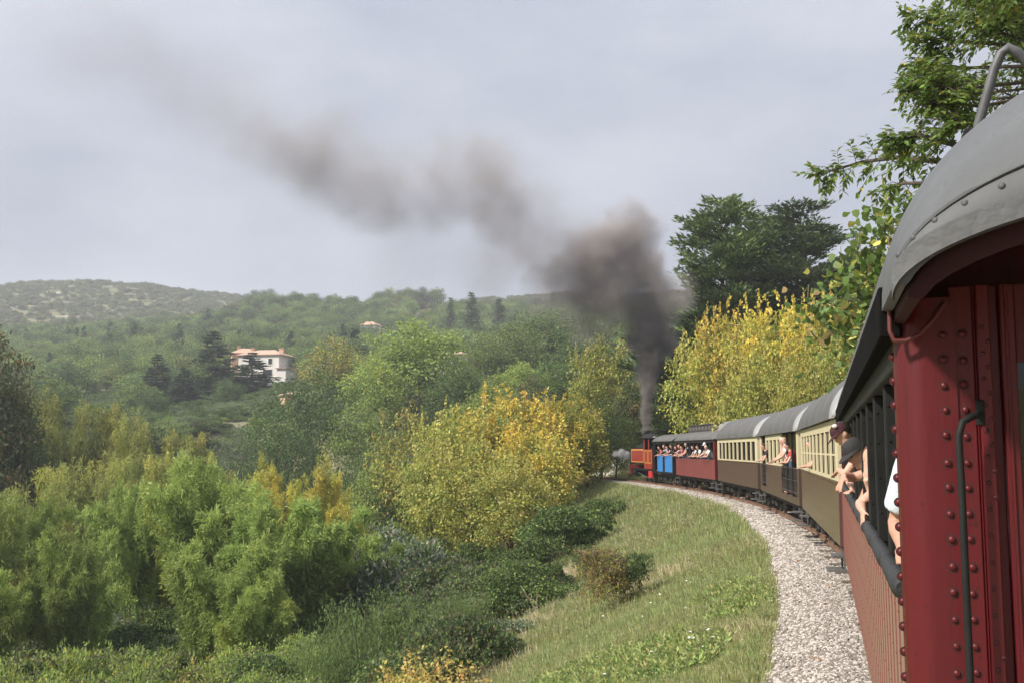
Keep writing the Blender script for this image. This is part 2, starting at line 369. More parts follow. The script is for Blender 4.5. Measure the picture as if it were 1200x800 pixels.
ROOFM = mat('grey_roof_canvas', (.13, .128, .126), .7, (.085, .084, .083), 1.1, .9, bump=.15, bscale=12, spec=.25)
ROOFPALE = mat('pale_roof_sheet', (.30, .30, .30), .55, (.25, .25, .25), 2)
ROOFA = mat('weathered_zinc_roof', (.112, .116, .118), .6, (.075, .078, .081), 3.0, .9, bump=.12, bscale=25, metal=.0, spec=.3, dots=((.085, .09, .095), 46, .61), streak=True)
FRAMEM = mat('underframe_black', (.024, .021, .019), .75, (.05, .04, .035), 4)
IRON = mat('grey_iron', (.13, .125, .12), .6, (.08, .075, .07), 5)
GLASSD = mat('window_glass', (.012, .014, .016), .06, spec=.6)
WOODIN = mat('varnished_wood', (.10, .05, .025), .5)
ZE, ZS, ZB, RISE, OV = 2.85, 1.78, .75, 1.0, .08
def prof(t): return math.sqrt(max(0, 1 - abs(t) ** 2.05))
def roof(L, lip, dl, g0, m, parent, hw=W/2+OV, ze=ZE-.03, rise=RISE, name='roof', n=30, pale=0):
    """barrel roof whose two ends round down like a dome"""
    us = [ -lip + dl * (1 - math.cos(k / 9 * math.pi / 2)) for k in range(10)]
    us = us + [L - u for u in us[::-1]]; th = .035; rows = []
    def g(u):
        d = min(u + lip, L + lip - u) / dl
        return 1 if d >= 1 else g0 + (1 - g0) * math.sqrt(max(0, 1 - (1 - d) ** 2))
    for off in (0, th):
        for u in us:
            r = []
            for k in range(n + 1):
                a = math.pi * k / n; t = -math.cos(a); uu = u
                d = min(u + lip, L + lip - u)
                bow = .18 * max(0, 1 - d / dl) * (t * t)      # the lip is bowed in plan
                uu = u + bow if u < L / 2 else u - bow
                r.append((t * (hw - off), uu, ze - off * .2 + max(0, rise * prof(t) * g(u) - off * .9)))
            rows.append(r)
    V = [p for r in rows for p in r]; c = n + 1; S = len(us); Fs = []
    for i in range(S - 1):
        for k in range(n):
            a = i * c + k; b = a + S * c
            Fs.append((a, a + 1, a + c + 1, a + c)); Fs.append((b, b + c, b + c + 1, b + 1))
        for k in (0, n):
            a = i * c + k; b = a + S * c; Fs.append((a, a + c, b + c, b))
    for i in (0, S - 1):
        for k in range(n):
            a = i * c + k; b = a + S * c; Fs.append((a, a + 1, b + 1, b))
    mb = MB().add(V, Fs); o = mb.build(name, m, parent, smooth=50)
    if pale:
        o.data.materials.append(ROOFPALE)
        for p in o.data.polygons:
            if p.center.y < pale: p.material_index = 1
    return o, g
WHEEL = None
def bogie(y, root):
    global WHEEL
    e = MB().box((-.78, y - .95, .34), (-.70, y + .95, .50)).box((.70, y - .95, .34), (.78, y + .95, .50)).box((-.7, y - .12, .36), (.7, y + .12, .54))
    for s in (-1, 1):
        for yy in (-.62, .62):
            e.box((s * .84 - .05, y + yy - .12, .26), (s * .84 + .05, y + yy + .12, .46), .02)
            for k in range(3): e.lathe((s * .86, y + yy * .55 + k * .001, .40 + .06 * k), [(.05, 0), (.05, .04)], n=8)
    b = e.build('bogie', FRAMEM, root)
    if WHEEL is None:
        WHEEL = MB().lathe((0, 0, 0), [(.30, -.06), (.34, -.05), (.345, -.02), (.31, -.02), (.30, .05), (.24, .055), (.23, .03), (.10, .03), (.09, .06), (.03, .065)], 'x', 20).mesh('wheel', IRON, 35)
    for s in (-1, 1):
        for yy in (-.62, .62): link('wheel', WHEEL, b, (s * .56, y + yy, .335), (0, 0, 0 if s > 0 else math.pi))
def underframe(L, root, steps=True):
    MB().box((-.95, .02, .56), (-.85, L - .02, .745)).box((.85, .02, .56), (.95, L - .02, .745)).box((-.85, .02, .6), (.85, .2, .745)).box((-.85, L - .2, .6), (.85, L - .02, .745)).box((-.4, L*.4, .3), (.4, L*.6, .56)).build('underframe', FRAMEM, root)
    bogie(1.75, root); bogie(L - 1.75, root)
    MB().tube([(-.6, L*.36, .42), (-.6, L*.36+.9, .42)], .2, 12).build('air_tank', FRAMEM, root)
    MB().box((-.75, L*.62, .32), (-.45, L*.62 + .8, .62), .02).build('battery_box', FRAMEM, root)
    for y in (-.05, L + .05):
        s = -1 if y < 1 else 1
        MB().lathe((0, y, .66), [(.07, 0), (.07, .25 * s), (.17, .26 * s), (.18, .3 * s), (.05, .33 * s)], 'y', 14).build('buffer', FRAMEM, root)
    if steps:
        for y in (.25, L - .75):
            for s in (-1, 1):
                st = MB()
                for z in (.32, .55):
                    a, b = sorted((s * (1.05 if z > .5 else 1.08), s * (1.3 if z > .5 else 1.38)))
                    st.box((a, y, z), (b, y + .55, z + .03))
                for yy in (y + .002, y + .518): a, b = sorted((s * 1.1, s * 1.13)); st.box((a, yy, .3), (b, yy + .03, .75))
                st.build('step', IRON, root)
def endwall(L, rear, root, m_low, m_up, g, lip, inset=.0):
    """end wall with a rounded-corner look, a door and a gable filling the roof"""
    y0, y1 = (inset, inset + .06) if rear else (L - inset - .06, L - inset)
    hw = W / 2 - .003
    MB().prism([(-hw, ZB), (hw, ZB), (hw, ZS - .002), (-hw, ZS - .002)], y0, y1).build('end_panel', m_low, root)
    gg = g(0) - .06
    top = [(-hw + 2 * hw * k / 20, ZE - .03 + max(0, RISE * prof((-hw + 2 * hw * k / 20) / (W / 2 + OV)) * gg - .03)) for k in range(20, -1, -1)]
    e = MB().prism([(-hw, ZS), (hw, ZS)] + top, y0, y1).build('end_panel', m_up, root)
    yy = y0 - .03 if rear else y1
    d = MB().box((-.36, yy, ZB + .1), (.36, yy + .03, 2.72), .008).build('end_door', m_low, root)
    yy2 = yy - .008 if rear else yy + .03
    MB().box((-.24, yy2, 1.85), (.24, yy2 + .008, 2.6)).build('pane_fill', GLASSD, d)
def windows_y(a, b, n): return [(a + (b - a) * i / n) for i in range(n + 1)]
def side_lower(s, a, b, n, m, root, z0=ZB, z1=ZS, w=.05, gap=.012, name='side_board', proud=0):
    """n upright boards, each a piece of its own"""
    x = s * (W / 2 - w); p = (b - a) / n
    lo, hi = sorted((0, s * (w + proud)))
    me = MB().box((lo, gap / 2, z0), (hi, p - gap / 2, z1), .006).mesh(name, m)
    for k in range(n): link(name, me, root, (x, a + k * p, 0))
    lo, hi = sorted((s * (W/2 - w - .03), s * (W/2 - w)))
    MB().box((lo, a, z0), (hi, b, z1)).build('side_lining', DARK, root)
DARK_FILL = mat('dark_window_fill', (.016, .015, .012), .7, spec=.06)  # opaque dark sheet that paints the interior shade into the window openings
def side_upper(s, a, b, n, m, root, z0=ZS, z1=ZE-.1, pw=.16, w=.06, rail=None, open_=()):
    x0, x1 = sorted((s * (W / 2 - w), s * (W / 2 - .002)))
    MB().box((x0, a, z0), (x1, b, z0 + .07)).build('window_sill', m, root)
    MB().box((x0, a, z1 - .12), (x1, b, z1 + .06)).build('window_header', m, root)
    p = (b - a) / n
    me = MB().box((x0 + .004 * s, -pw / 2, z0 + .07), (x1 - .002 * s, pw / 2, z1 - .12), .006).mesh('window_pillar', m)
    for k in range(n + 1):
        y = a + k * p; y = min(max(y, a + pw / 2), b - pw / 2); link('window_pillar', me, root, (0, y, 0))
    xg = s * (W / 2 - w - .012); g0, g1 = sorted((xg, xg - s * .008)); gp = MB().box((g0, .02, z0 + .05), (g1, p - .02, z1 - .1)).mesh('pane_fill', DARK_FILL)  # dark sheets added behind the pillars so the openings look shaded
    for k in range(n):
        if k not in open_ or s > 0: link('pane_fill', gp, root, (0, a + k * p, 0))
    if rail:
        xm = s * (W / 2 - w * .6)
        f = MB().box((xm - .004, pw / 2, z0 + rail), (xm + .004, p - pw / 2, z0 + rail + .035)).box((xm - .004, p / 2 - .018, z0 + .07), (xm + .004, p / 2 + .018, z1 - .12)).mesh('window_bar', m)
        for k in range(n): link('window_bar', f, root, (0, a + k * p, 0))
def car_root(k, name, label):
    c, d, n, L, rz = frame(k)
    return empty(name, (c.x, c.y, 0), rz, label, 'railway carriage', 'carriages of the steam train'), L
def interior(L, root, m=WOODIN):
    MB().box((-W/2 + .09, .08, .90), (W/2 - .09, L - .08, .95)).build('floor', m, root)
    seat = MB().box((-.5, 0, .95), (.5, .42, 1.36)).box((-.5, .42, .95), (.5, .48, 1.72)).mesh('bench_seat', DARK)
    for k in range(int((L - 3) / 1.6)): link('bench_seat', seat, root, (.55, 1.6 + k * 1.6, 0))
def cream_car(k, name, label, n, board_m, boards, bar, end_m):
    root, L = car_root(k, name, label)
    underframe(L, root); interior(L, root)
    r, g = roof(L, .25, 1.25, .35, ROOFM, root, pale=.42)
    for rear in (1, 0): endwall(L, rear, root, end_m, CREAM, g, .25)
    e = .34
    for s in (-1, 1):
        side_lower(s, .062, L - .062, boards, board_m, root)
        side_upper(s, e, L - e, n, CREAM, root, rail=bar, open_=(7,) if bar else (), w=.04 if bar else .06, pw=.11 if bar else .16)
        for (a, b) in ((.062, e), (L - e, L - .062)):
            x0, x1 = sorted((s * (W / 2 - .06), s * W / 2)); MB().box((x0, a, ZS), (x1, b, ZE - .04), .005).build('corner_panel', CREAM, root)
        x0, x1 = sorted((s * (W / 2), s * (W / 2 + .02))); MB().box((x0, .05, ZS - .03), (x1, L - .05, ZS + .015)).build('waist_rail', board_m, root)
        x0, x1 = sorted((s * (W/2 - .3), s * (W/2 - .03)));  MB().box((x0, .07, ZE - .045), (x1, L - .07, ZE - .005)).build('cant_rail', BLACK, root)
    return root, L, g
root_B, L_B, _ = cream_car('B', 'passenger_carriage', 'cream and brown carriage with barred windows directly ahead of the maroon carriage', 9, OLIVE, 32, .42, BROWN_END_SHADE)
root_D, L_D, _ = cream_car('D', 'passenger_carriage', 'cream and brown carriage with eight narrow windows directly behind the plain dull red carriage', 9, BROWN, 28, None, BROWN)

# --- C: cream and brown with open gated vestibules
root, L = car_root('C', 'passenger_carriage', 'cream and brown carriage with open gated vestibules and riveted end, between two cream carriages'); root_C = root
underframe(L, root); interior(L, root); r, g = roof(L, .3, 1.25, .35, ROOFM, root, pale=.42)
for rear in (1, 0): endwall(L, rear, root, BROWN, CREAM, g, .3)
for s in (-1, 1):
    side_lower(s, 4.3, L - 2.3, 8, BROWN, root)
    side_upper(s, 4.3, L - 2.3, 4, CREAM, root, pw=.3)
    x0, x1 = sorted((s * (W/2 - .3), s * (W/2 - .03)));  MB().box((x0, .07, ZE - .045), (x1, L - .07, ZE - .005)).build('cant_rail', BLACK, root)
    x0, x1 = sorted((s * (W / 2 - .06), s * (W / 2 - .006)))
    for (a, b) in ((.062, .42), (L - .42, L - .062)):
        MB().box((x0, a, ZS + .004), (x1, b, ZE - .06), .005).build('corner_panel', CREAM, root); MB().box((x0, a, ZB), (x1, b, ZS), .005).build('corner_panel', BROWN, root)
    for y in (1.55, 2.85, L - 1.3): MB().box((x0, y - .04, ZB + .1), (x1, y + .04, ZE - .06)).build('door_post', BLACK, root)
    MB().box((x0, .42, ZB), (x1, 4.3, .95)).build('threshold', BROWN, root); MB().box((x0, L - 2.3, ZB), (x1, L - .42, .95)).build('threshold', BROWN, root)
    xb = s * (W / 2 - .035)
    for (a, b) in ((.46, 1.5), (1.6, 2.8), (2.9, 4.26), (L - 2.26, L - 1.35), (L - 1.25, L - .46)):
        gt = MB()
        gt.box((xb - .015, a, 1.74), (xb + .015, b, 1.79)).box((xb - .015, a, 1.05), (xb + .015, b, 1.1)).box((xb - .013, a, 1.4), (xb + .013, b, 1.43))
        gate = gt.build('gate', FRAMEM, root)
        nb = int((b - a) / .14); bar = MB().box((xb - .01, -.012, 1.1), (xb + .01, .012, 1.74)).mesh('gate_bar', FRAMEM)
        for q in range(1, nb): link('gate_bar', bar, gate, (0, a + (b - a) * q / nb, 0))
rv = MB()
for z in np.arange(.9, 2.75, .12):
    for x in (-1.08, -.92): rv.ell((x, -.004, z), .014, 6, 4)
rv.build('rivets', BROWN, root)['kind'] = 'stuff'

# --- E: plain dull red carriage with clerestory
root, L = car_root('E', 'passenger_carriage', 'plain dull red open-sided carriage with raised clerestory roof, behind the blue-doored carriage'); root_E = root
underframe(L, root); interior(L, root)
r, g = roof(L, .25, 1.3, .30, ROOFM, root, rise=.55)
for rear in (1, 0):
    y0, y1 = (0, .06) if rear else (L - .06, L)
    MB().box((-W/2 + .003, y0, ZB), (W/2 - .003, y1, ZE - .03)).build('end_panel', MAROON, root)
for s in (-1, 1):
    x0, x1 = sorted((s * (W / 2 - .05), s * W / 2)); MB().box((x0, .062, ZB), (x1, L - .062, ZS), .006).build('side_panel', MAROON_DULL, root)
    MB().box((x0, .062, ZE - .16), (x1, L - .062, ZE - .03)).build('window_header', DARK, root)
    me = MB().box((x0 + .003, -.035, ZS), (x1 - .003, .035, ZE - .16)).mesh('window_pillar', DARK)
    for q in range(1, 10): link('window_pillar', me, root, (0, .3 + q * (L - .6) / 10, 0))
    MB().box((x0, .062, ZS + .002), (x1, .4, ZE - .16)).build('corner_panel', MAROON, root); MB().box((x0, L - .25, ZS + .002), (x1, L - .062, ZE - .16)).build('corner_panel', MAROON, root)
cl = MB().prism([(-.55, 3.28), (.55, 3.28), (.55, 3.68), (.6, 3.7), (.3, 3.78), (-.3, 3.78), (-.6, 3.7), (-.55, 3.68)], 1.9, L - 1.0).build('clerestory', FRAMEM, root)
pm = MB().box((-.012, -.28, 3.42), (0, .28, 3.62)).mesh('vent_panel', IRON)
for q in range(9): link('vent_panel', pm, cl, (-.551, 2.4 + q * .88, 0))
MB().prism([(-.62, 3.25)] + [(.62 * math.cos(a), 3.3 + .5 * math.sin(a)) for a in np.linspace(math.pi, 0, 12)] + [(.62, 3.25)], .55, 1.9).build('roof_hood', ROOFPALE, root, smooth=40)

# --- F: short black carriage with blue doors
root, L = car_root('F', 'passenger_carriage', 'short black open carriage with two bright blue doors, coupled behind the locomotive'); root_F = root
BLUE = mat('blue_paint', (.045, .22, .55), .4, (.035, .18, .46), 3, streak=True)
MB().box((-.95, .05, .56), (.95, L - .05, .74)).build('underframe', FRAMEM, root); bogie(1.4, root); bogie(L - 1.4, root)
MB().box((-W/2 + .08, .08, .9), (W/2 - .08, L - .08, .95)).build('floor', WOODIN, root)
roof(L, .1, .5, .55, ROOFM, root, rise=.5)
for s in (-1, 1):
    x0, x1 = sorted((s * (W / 2 - .05), s * W / 2))
    MB().box((x0, .05, ZB), (x1, L - .05, .86)).box((x0, .05, 2.68), (x1, L - .05, ZE - .03)).box((x0, .05, .86), (x1, .25, 2.68)).box((x0, L - .35, .86), (x1, L - .05, 2.68)).build('side_frame', BLACK, root)
    MB().box((x0, 2.15, .86), (x1, 2.75, 1.9)).build('side_panel', BLACK, root)
    me = MB().box((x0, -.04, 1.9), (x1, .04, 2.68)).mesh('window_pillar', BLACK)
    for y in (1.2, 2.1, 2.8, 3.9): link('window_pillar', me, root, (0, y, 0))
    for a, b in ((.27, 1.35), (1.37, 2.13), (2.77, 4.2)):
        MB().box((x0 - .004, a, .86), (x1 + .004, b, 1.93), .01).build('door', BLUE, root)
        xx = s * (W/2 + .004); lo, hi = sorted((xx, xx + s*.012)); MB().box((lo, a + .12, 1.5), (hi, a + .2, 1.53)).build('handle', IRON, bpy.context.scene.objects[-1] if False else root)
for y0, y1 in ((0, .05), (L - .05, L)): MB().box((-W/2 + .003, y0, ZB), (W/2 - .003, y1, 1.9)).box((-W/2 + .003, y0, 2.72), (W/2 - .003, y1, ZE - .03)).build('end_panel', BLACK, root)

# --- A: the near maroon carriage
root, L = car_root('A', 'passenger_carriage', 'near maroon carriage with riveted end, zinc domed roof and black padded window sills'); root_A = root
underframe(L, root, steps=False); 
MB().box((-W/2 + .09, .08, .90), (W/2 - .09, L - .08, .95)).build('floor', WOODIN, root)
LIP = .86; OVA = .045; r, gA = roof(L, LIP, 1.25, .30, ROOFA, root, hw=W/2 + OVA, n=48)
# lip band with rivets
hw = W / 2 + OVA; V = []; n = 48
lp = []
for k in range(n + 1):
    a = math.pi * k / n; t = -math.cos(a); lp.append((t * hw, -LIP + .18 * t * t, ZE - .03 + RISE * prof(t) * .30))
band = MB()
for j, (dy, dz) in enumerate(((-.012, -.005), (-.012, -.075), (.02, -.075), (.02, -.005))): pass
B_ = []
for (x, y, z) in lp: B_ += [(x * 1.008, y - .010, z + .012), (x * 1.008, y - .016, z - .055), (x, y + .03, z - .055), (x, y + .075, z + .045)]
band.add(B_, [(4*k+c, 4*k+(c+1)%4, 4*k+4+(c+1)%4, 4*k+4+c) for k in range(n) for c in range(4)] + [(0,1,2,3), (4*n+3,4*n+2,4*n+1,4*n)])
LIPM = mat('dark_roof_lip', (.085, .086, .088), .6, (.055, .055, .056), 5, .9, bump=.2, bscale=30); bnd = band.build('roof_lip', LIPM, root, smooth=35)
rvm = MB().ell((0, 0, 0), (.0125, .010, .0125), 8, 5).mesh('rivet', LIPM, 60)
for k in range(3, n - 2, 2):
    x, y, z = lp[k]; t_ = abs(x) / hw; q_ = prof(t_); link('rivet', rvm, bnd, (x * 1.004, y + .006 + .02 * t_ * t_, z + .012 + .075 * q_))
MB().tube([(p[0] * 1.0, p[1] + .026, p[2] + .155 * prof(abs(p[0]) / hw)) for p in lp[2:-2]], .009, 6).build('roof_seam', ROOFA, root, smooth=60)
# end wall: rounded corner post, riveted plates, angle, door frame, glazed door
GRIME_SHADOW = mat('grimy_shadowed_maroon', (.055, .010, .011), .7, (.03, .008, .008), 60, .8); rvr = random.Random(8)  # rivet collars: grime, with the shadow round each head painted in
def endA(sx):
    mir = lambda pts: [(sx * x, z) for x, z in pts]
    hwA = W / 2
    cp = [( -hwA, .22)] + [(-hwA, .1)] + [(-hwA + .10 - .10 * math.cos(a), .10 - .10 * math.sin(a)) for a in np.linspace(0, math.pi / 2, 9)[1:]] + [(-hwA + .20, 0), (-hwA + .20, .03), (-hwA + .12, .03), (-hwA + .03, .12), (-hwA + .03, .22)]
    MB().prism(mir(cp), .62, 2.86, 'z').build('corner_post', MAROON, root, smooth=40)
    def plate(a, b, d0, d1, m=MAROON, name='end_plate', z0=.62, z1=2.9, bev=.004):
        lo, hi = sorted((sx * (-hwA + a), sx * (-hwA + b))); return MB().box((lo, d0, z0), (hi, d1, z1), bev).build(name, m, root)
    plate(.185, .262, .008, .04); plate(.262, .272, .012, .04); ang = plate(.272, .316, -.014, .04, name='angle_iron')
    plate(.318, .35, .03, .06, MAROON, 'door_jamb'); fr = plate(.352, .40, -.004, .05, MAROON, 'door_frame')
    plate(.366, .376, -.012, -.0045, MAROON, 'frame_bead', bev=.003)
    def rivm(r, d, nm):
        me = MB().ell((0, 0, 0), (r, d, r), 10, 6).lathe((0, -.0012, 0), [(r * 1.0, 0), (r * 1.42, 0), (r * 1.42, .001), (r * 1.0, .001)], 'y', 12).mesh(nm, MAROON, 60); me.materials.append(GRIME_SHADOW)
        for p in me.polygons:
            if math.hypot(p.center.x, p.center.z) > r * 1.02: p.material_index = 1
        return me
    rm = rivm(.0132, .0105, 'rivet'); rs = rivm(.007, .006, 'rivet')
    for z in np.arange(.70, 2.8, .092):
        jt = lambda: (rvr.random() - .5) * .005
        for (xx_, yy_) in ((.158, 0), (.224, .008)):
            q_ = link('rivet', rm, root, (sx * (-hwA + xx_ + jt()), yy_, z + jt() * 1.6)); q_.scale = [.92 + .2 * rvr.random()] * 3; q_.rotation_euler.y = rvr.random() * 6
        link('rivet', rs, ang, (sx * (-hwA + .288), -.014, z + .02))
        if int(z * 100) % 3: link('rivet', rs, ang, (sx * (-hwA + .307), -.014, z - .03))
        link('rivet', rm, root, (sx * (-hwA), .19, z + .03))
for sx in (1, -1): endA(sx)
dr = MB().box((-.795, .02, .62), (.795, .05, 1.74), .005).build('end_door', MAROON, root); MB().box((-.795, .02, 2.62), (.795, .05, 2.9)).build('door_head', MAROON, dr)
MB().box((-.795, .004, 1.66), (.795, .03, 1.74), .005).build('door_rail', MAROON, dr)
MB().box((-.795, .03, 1.74), (.795, .038, 2.62)).build('pane_fill', GLASSD, dr)
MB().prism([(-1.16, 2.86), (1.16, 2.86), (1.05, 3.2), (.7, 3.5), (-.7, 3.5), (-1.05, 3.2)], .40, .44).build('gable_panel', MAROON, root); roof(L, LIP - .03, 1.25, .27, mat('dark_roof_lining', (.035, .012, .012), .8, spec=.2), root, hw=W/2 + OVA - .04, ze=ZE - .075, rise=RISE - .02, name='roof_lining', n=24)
MB().box((-W/2 + .01, L - .06, ZB), (W/2 - .01, L, ZE - .03)).build('end_panel', MAROON, root)
# handrail, hose
hr = []
zt = 2.425
hr = [(-W/2 + .268, .0, zt + .015), (-W/2 + .262, -.05, zt + .01), (-W/2 + .235, -.085, zt), (-W/2 + .20, -.10, zt - .02), (-W/2 + .185, -.105, zt - .07)] + [(-W/2 + .187, -.105, z) for z in (2.2, 1.6, 1.0, .7)]
MB().tube(hr, .0125, 10).build('handrail', BLACK, root, smooth=60)
MB().box((-W/2 + .255, -.02, zt - .03), (-W/2 + .285, -.012, zt + .06), .003).build('handrail_bracket', BLACK, root)
hs = [(-W/2 - .02, -.02, 2.84), (-W/2 - .022, -.03, 2.74), (-W/2 - .012, -.035, 2.705), (-W/2 + .03, -.035, 2.70), (-W/2 + .08, -.035, 2.725), (-W/2 + .13, -.03, 2.78), (-W/2 + .17, -.01, 2.84)]
MB().tube(hs, .009, 8).build('hose', mat('maroon_hose', (.10, .02, .02), .5), root, smooth=60)
# roof grab loop
gl = [(-.86, .12, 3.42), (-.85, .11, 3.50), (-.79, .09, 3.70), (-.765, .085, 3.755), (-.74, .085, 3.775), (-.71, .085, 3.755), (-.62, .09, 3.62), (-.58, .10, 3.52)]
lo = MB().tube([(x - .02, y, z + .03) for x, y, z in gl], .0185, 10).build('roof_loop', mat('grey_pipe', (.045, .045, .047), .5, (.10, .10, .10), 8), root, smooth=60)
lf = MB()
for x, z in ((-.88, 3.46),): lf.lathe((x, .12, z - .03), [(.05, 0), (.055, .02), (.05, .035), (.03, .04), (.045, .06), (.045, .08), (.03, .085)], 'z', 12)
lf.build('loop_foot', BLACK, lo, smooth=40)
# side
NB = 11; a0, a1 = .16, L - .12; pit = 1.052
for s in (-1, 1):
    x0, x1 = sorted((s * (W / 2 - .06), s * (W / 2)))
    MB().box((x0, .23, 2.62), (x1, L - .07, 2.82), .005).build('window_header', BLACK, root)
    MB().box((min(s*(W/2-.02), s*(W/2+.056)), .02, 2.72), (max(s*(W/2-.02), s*(W/2+.066)), L - .05, 2.91), .006).build('gutter', mat('matt_black_timber', (.006, .006, .006), .95, (.012, .011, .011), 5, .6, spec=.03), root)
    pil = MB().box((min(s * (W/2 - .09), s * (W/2 - .02)), -.045, ZS), (max(s * (W/2 - .09), s * (W/2 - .02)), .045, 2.62), .008)
    for z in (1.95, 2.15, 2.35, 2.52): pil.ell((s * (W/2 - .04), -.046, z), .007, 6, 4)
    pil = pil.mesh('window_pillar', BLACK)
    thin = MB().box((s * (W/2 - .07) - .014, -.018, ZS), (s * (W/2 - .07) + .014, .018, 2.62), .004).mesh('window_bar', BLACK)
    rl = MB().tube([(s * (W/2 - .01), .012, ZS), (s * (W/2 - .01), .035, ZS), (s * (W/2 - .01), pit - .06, ZS - .004), (s * (W/2 - .01), pit - .012, ZS - .008)], [.028, .046, .038, .026], 14).mesh('sill_roll', ROLLM, 50)
    for k in range(12):
        y = .25 + k * pit
        if y + pit < L + .3:
            link('sill_roll', rl, root, (0, y, 0))
        if k: link('window_pillar', pil, root, (0, y, 0)); 
        link('window_bar', thin, root, (0, y + pit * .36, 0))
    npl = 56; p = (L - .36) / npl
    wp = p * .66
    lo, hi = sorted((s * (W/2 - .05), s * (W/2 + .0))); bd = MB().box((lo, 0, ZB), (hi, wp, ZS - .06), .003).mesh('side_board', TAN)
    lo, hi = sorted((s * (W/2 - .05), s * (W/2 + .0018))); rb = MB().box((lo, 0, ZB), (hi, p - wp - .008, ZS - .06), .005)
    for z in np.arange(.87, 1.7, .2): rb.ell((s * (W/2 + .0015), (p - wp) / 2, z), .005, 6, 4)
    rb = rb.mesh('side_rib', MAROON_DULL)
    for k in range(npl): link('side_board', bd, root, (0, .24 + k * p, 0)); link('side_rib', rb, root, (0, .24 + k * p + wp + .004, 0))
    lo, hi = sorted((s * (W/2 - .08), s * (W/2 - .05))); MB().box((lo, .23, ZB), (hi, L - .07, ZS - .02)).build('side_lining', DARK, root)

# ------------------------------------------------------------------ locomotive
cF, dF, nF, LF, rzF = frame('F')
pF = cF + dF * (LF + .75)
rzL = R_(7.8); dL = Vector((math.sin(-rzL), math.cos(rzL), 0))
loco = empty('steam_locomotive', (pF.x + .05, pF.y, 0), rzL, 'black and orange-red tank engine with smoking chimney at the head of the train', 'steam locomotive')
RED = mat('orange_red_paint', (.27, .036, .024), .4, (.22, .03, .02), 3, streak=True)
GOLD = mat('yellow_lining', (.72, .47, .10), .5)
LL = 6.4; LW = 1.08
MB().box((-LW, 0, .82), (LW, LL, .92)).box((-.5, .1, .45), (-.4, LL - .1, .82)).box((.4, .1, .45), (.5, LL - .1, .82)).build('running_plate', BLACK, loco)
bl = MB().lathe((0, 1.9, 2.12), [(.0, 0), (.62, 0), (.62, 3.2), (.66, 3.2), (.66, 4.15), (.60, 4.2), (.3, 4.26), (.0, 4.27)], 'y', 24).build('boiler', BLACK, loco, smooth=40)
for yb in (2.9, 3.9, 4.9): MB().lathe((0, yb, 2.12), [(.62, 0), (.632, 0), (.632, .05), (.62, .05)], 'y', 24).build('boiler_band', IRON, bl)
MB().lathe((0, 5.55, 2.65), [(.22, 0), (.19, .1), (.18, .75), (.25, .82), (.27, 1.0), (.24, 1.06), (.15, 1.06)], 'z', 20).build('chimney', BLACK, loco, smooth=40)
MB().lathe((0, 3.6, 2.6), [(.33, 0), (.3, .15), (.3, .42), (.22, .62), (.08, .70), (.0, .71)], 'z', 18).build('steam_dome', mat('dull_steel', (.22, .21, .2), .4, metal=.4), loco, smooth=40)
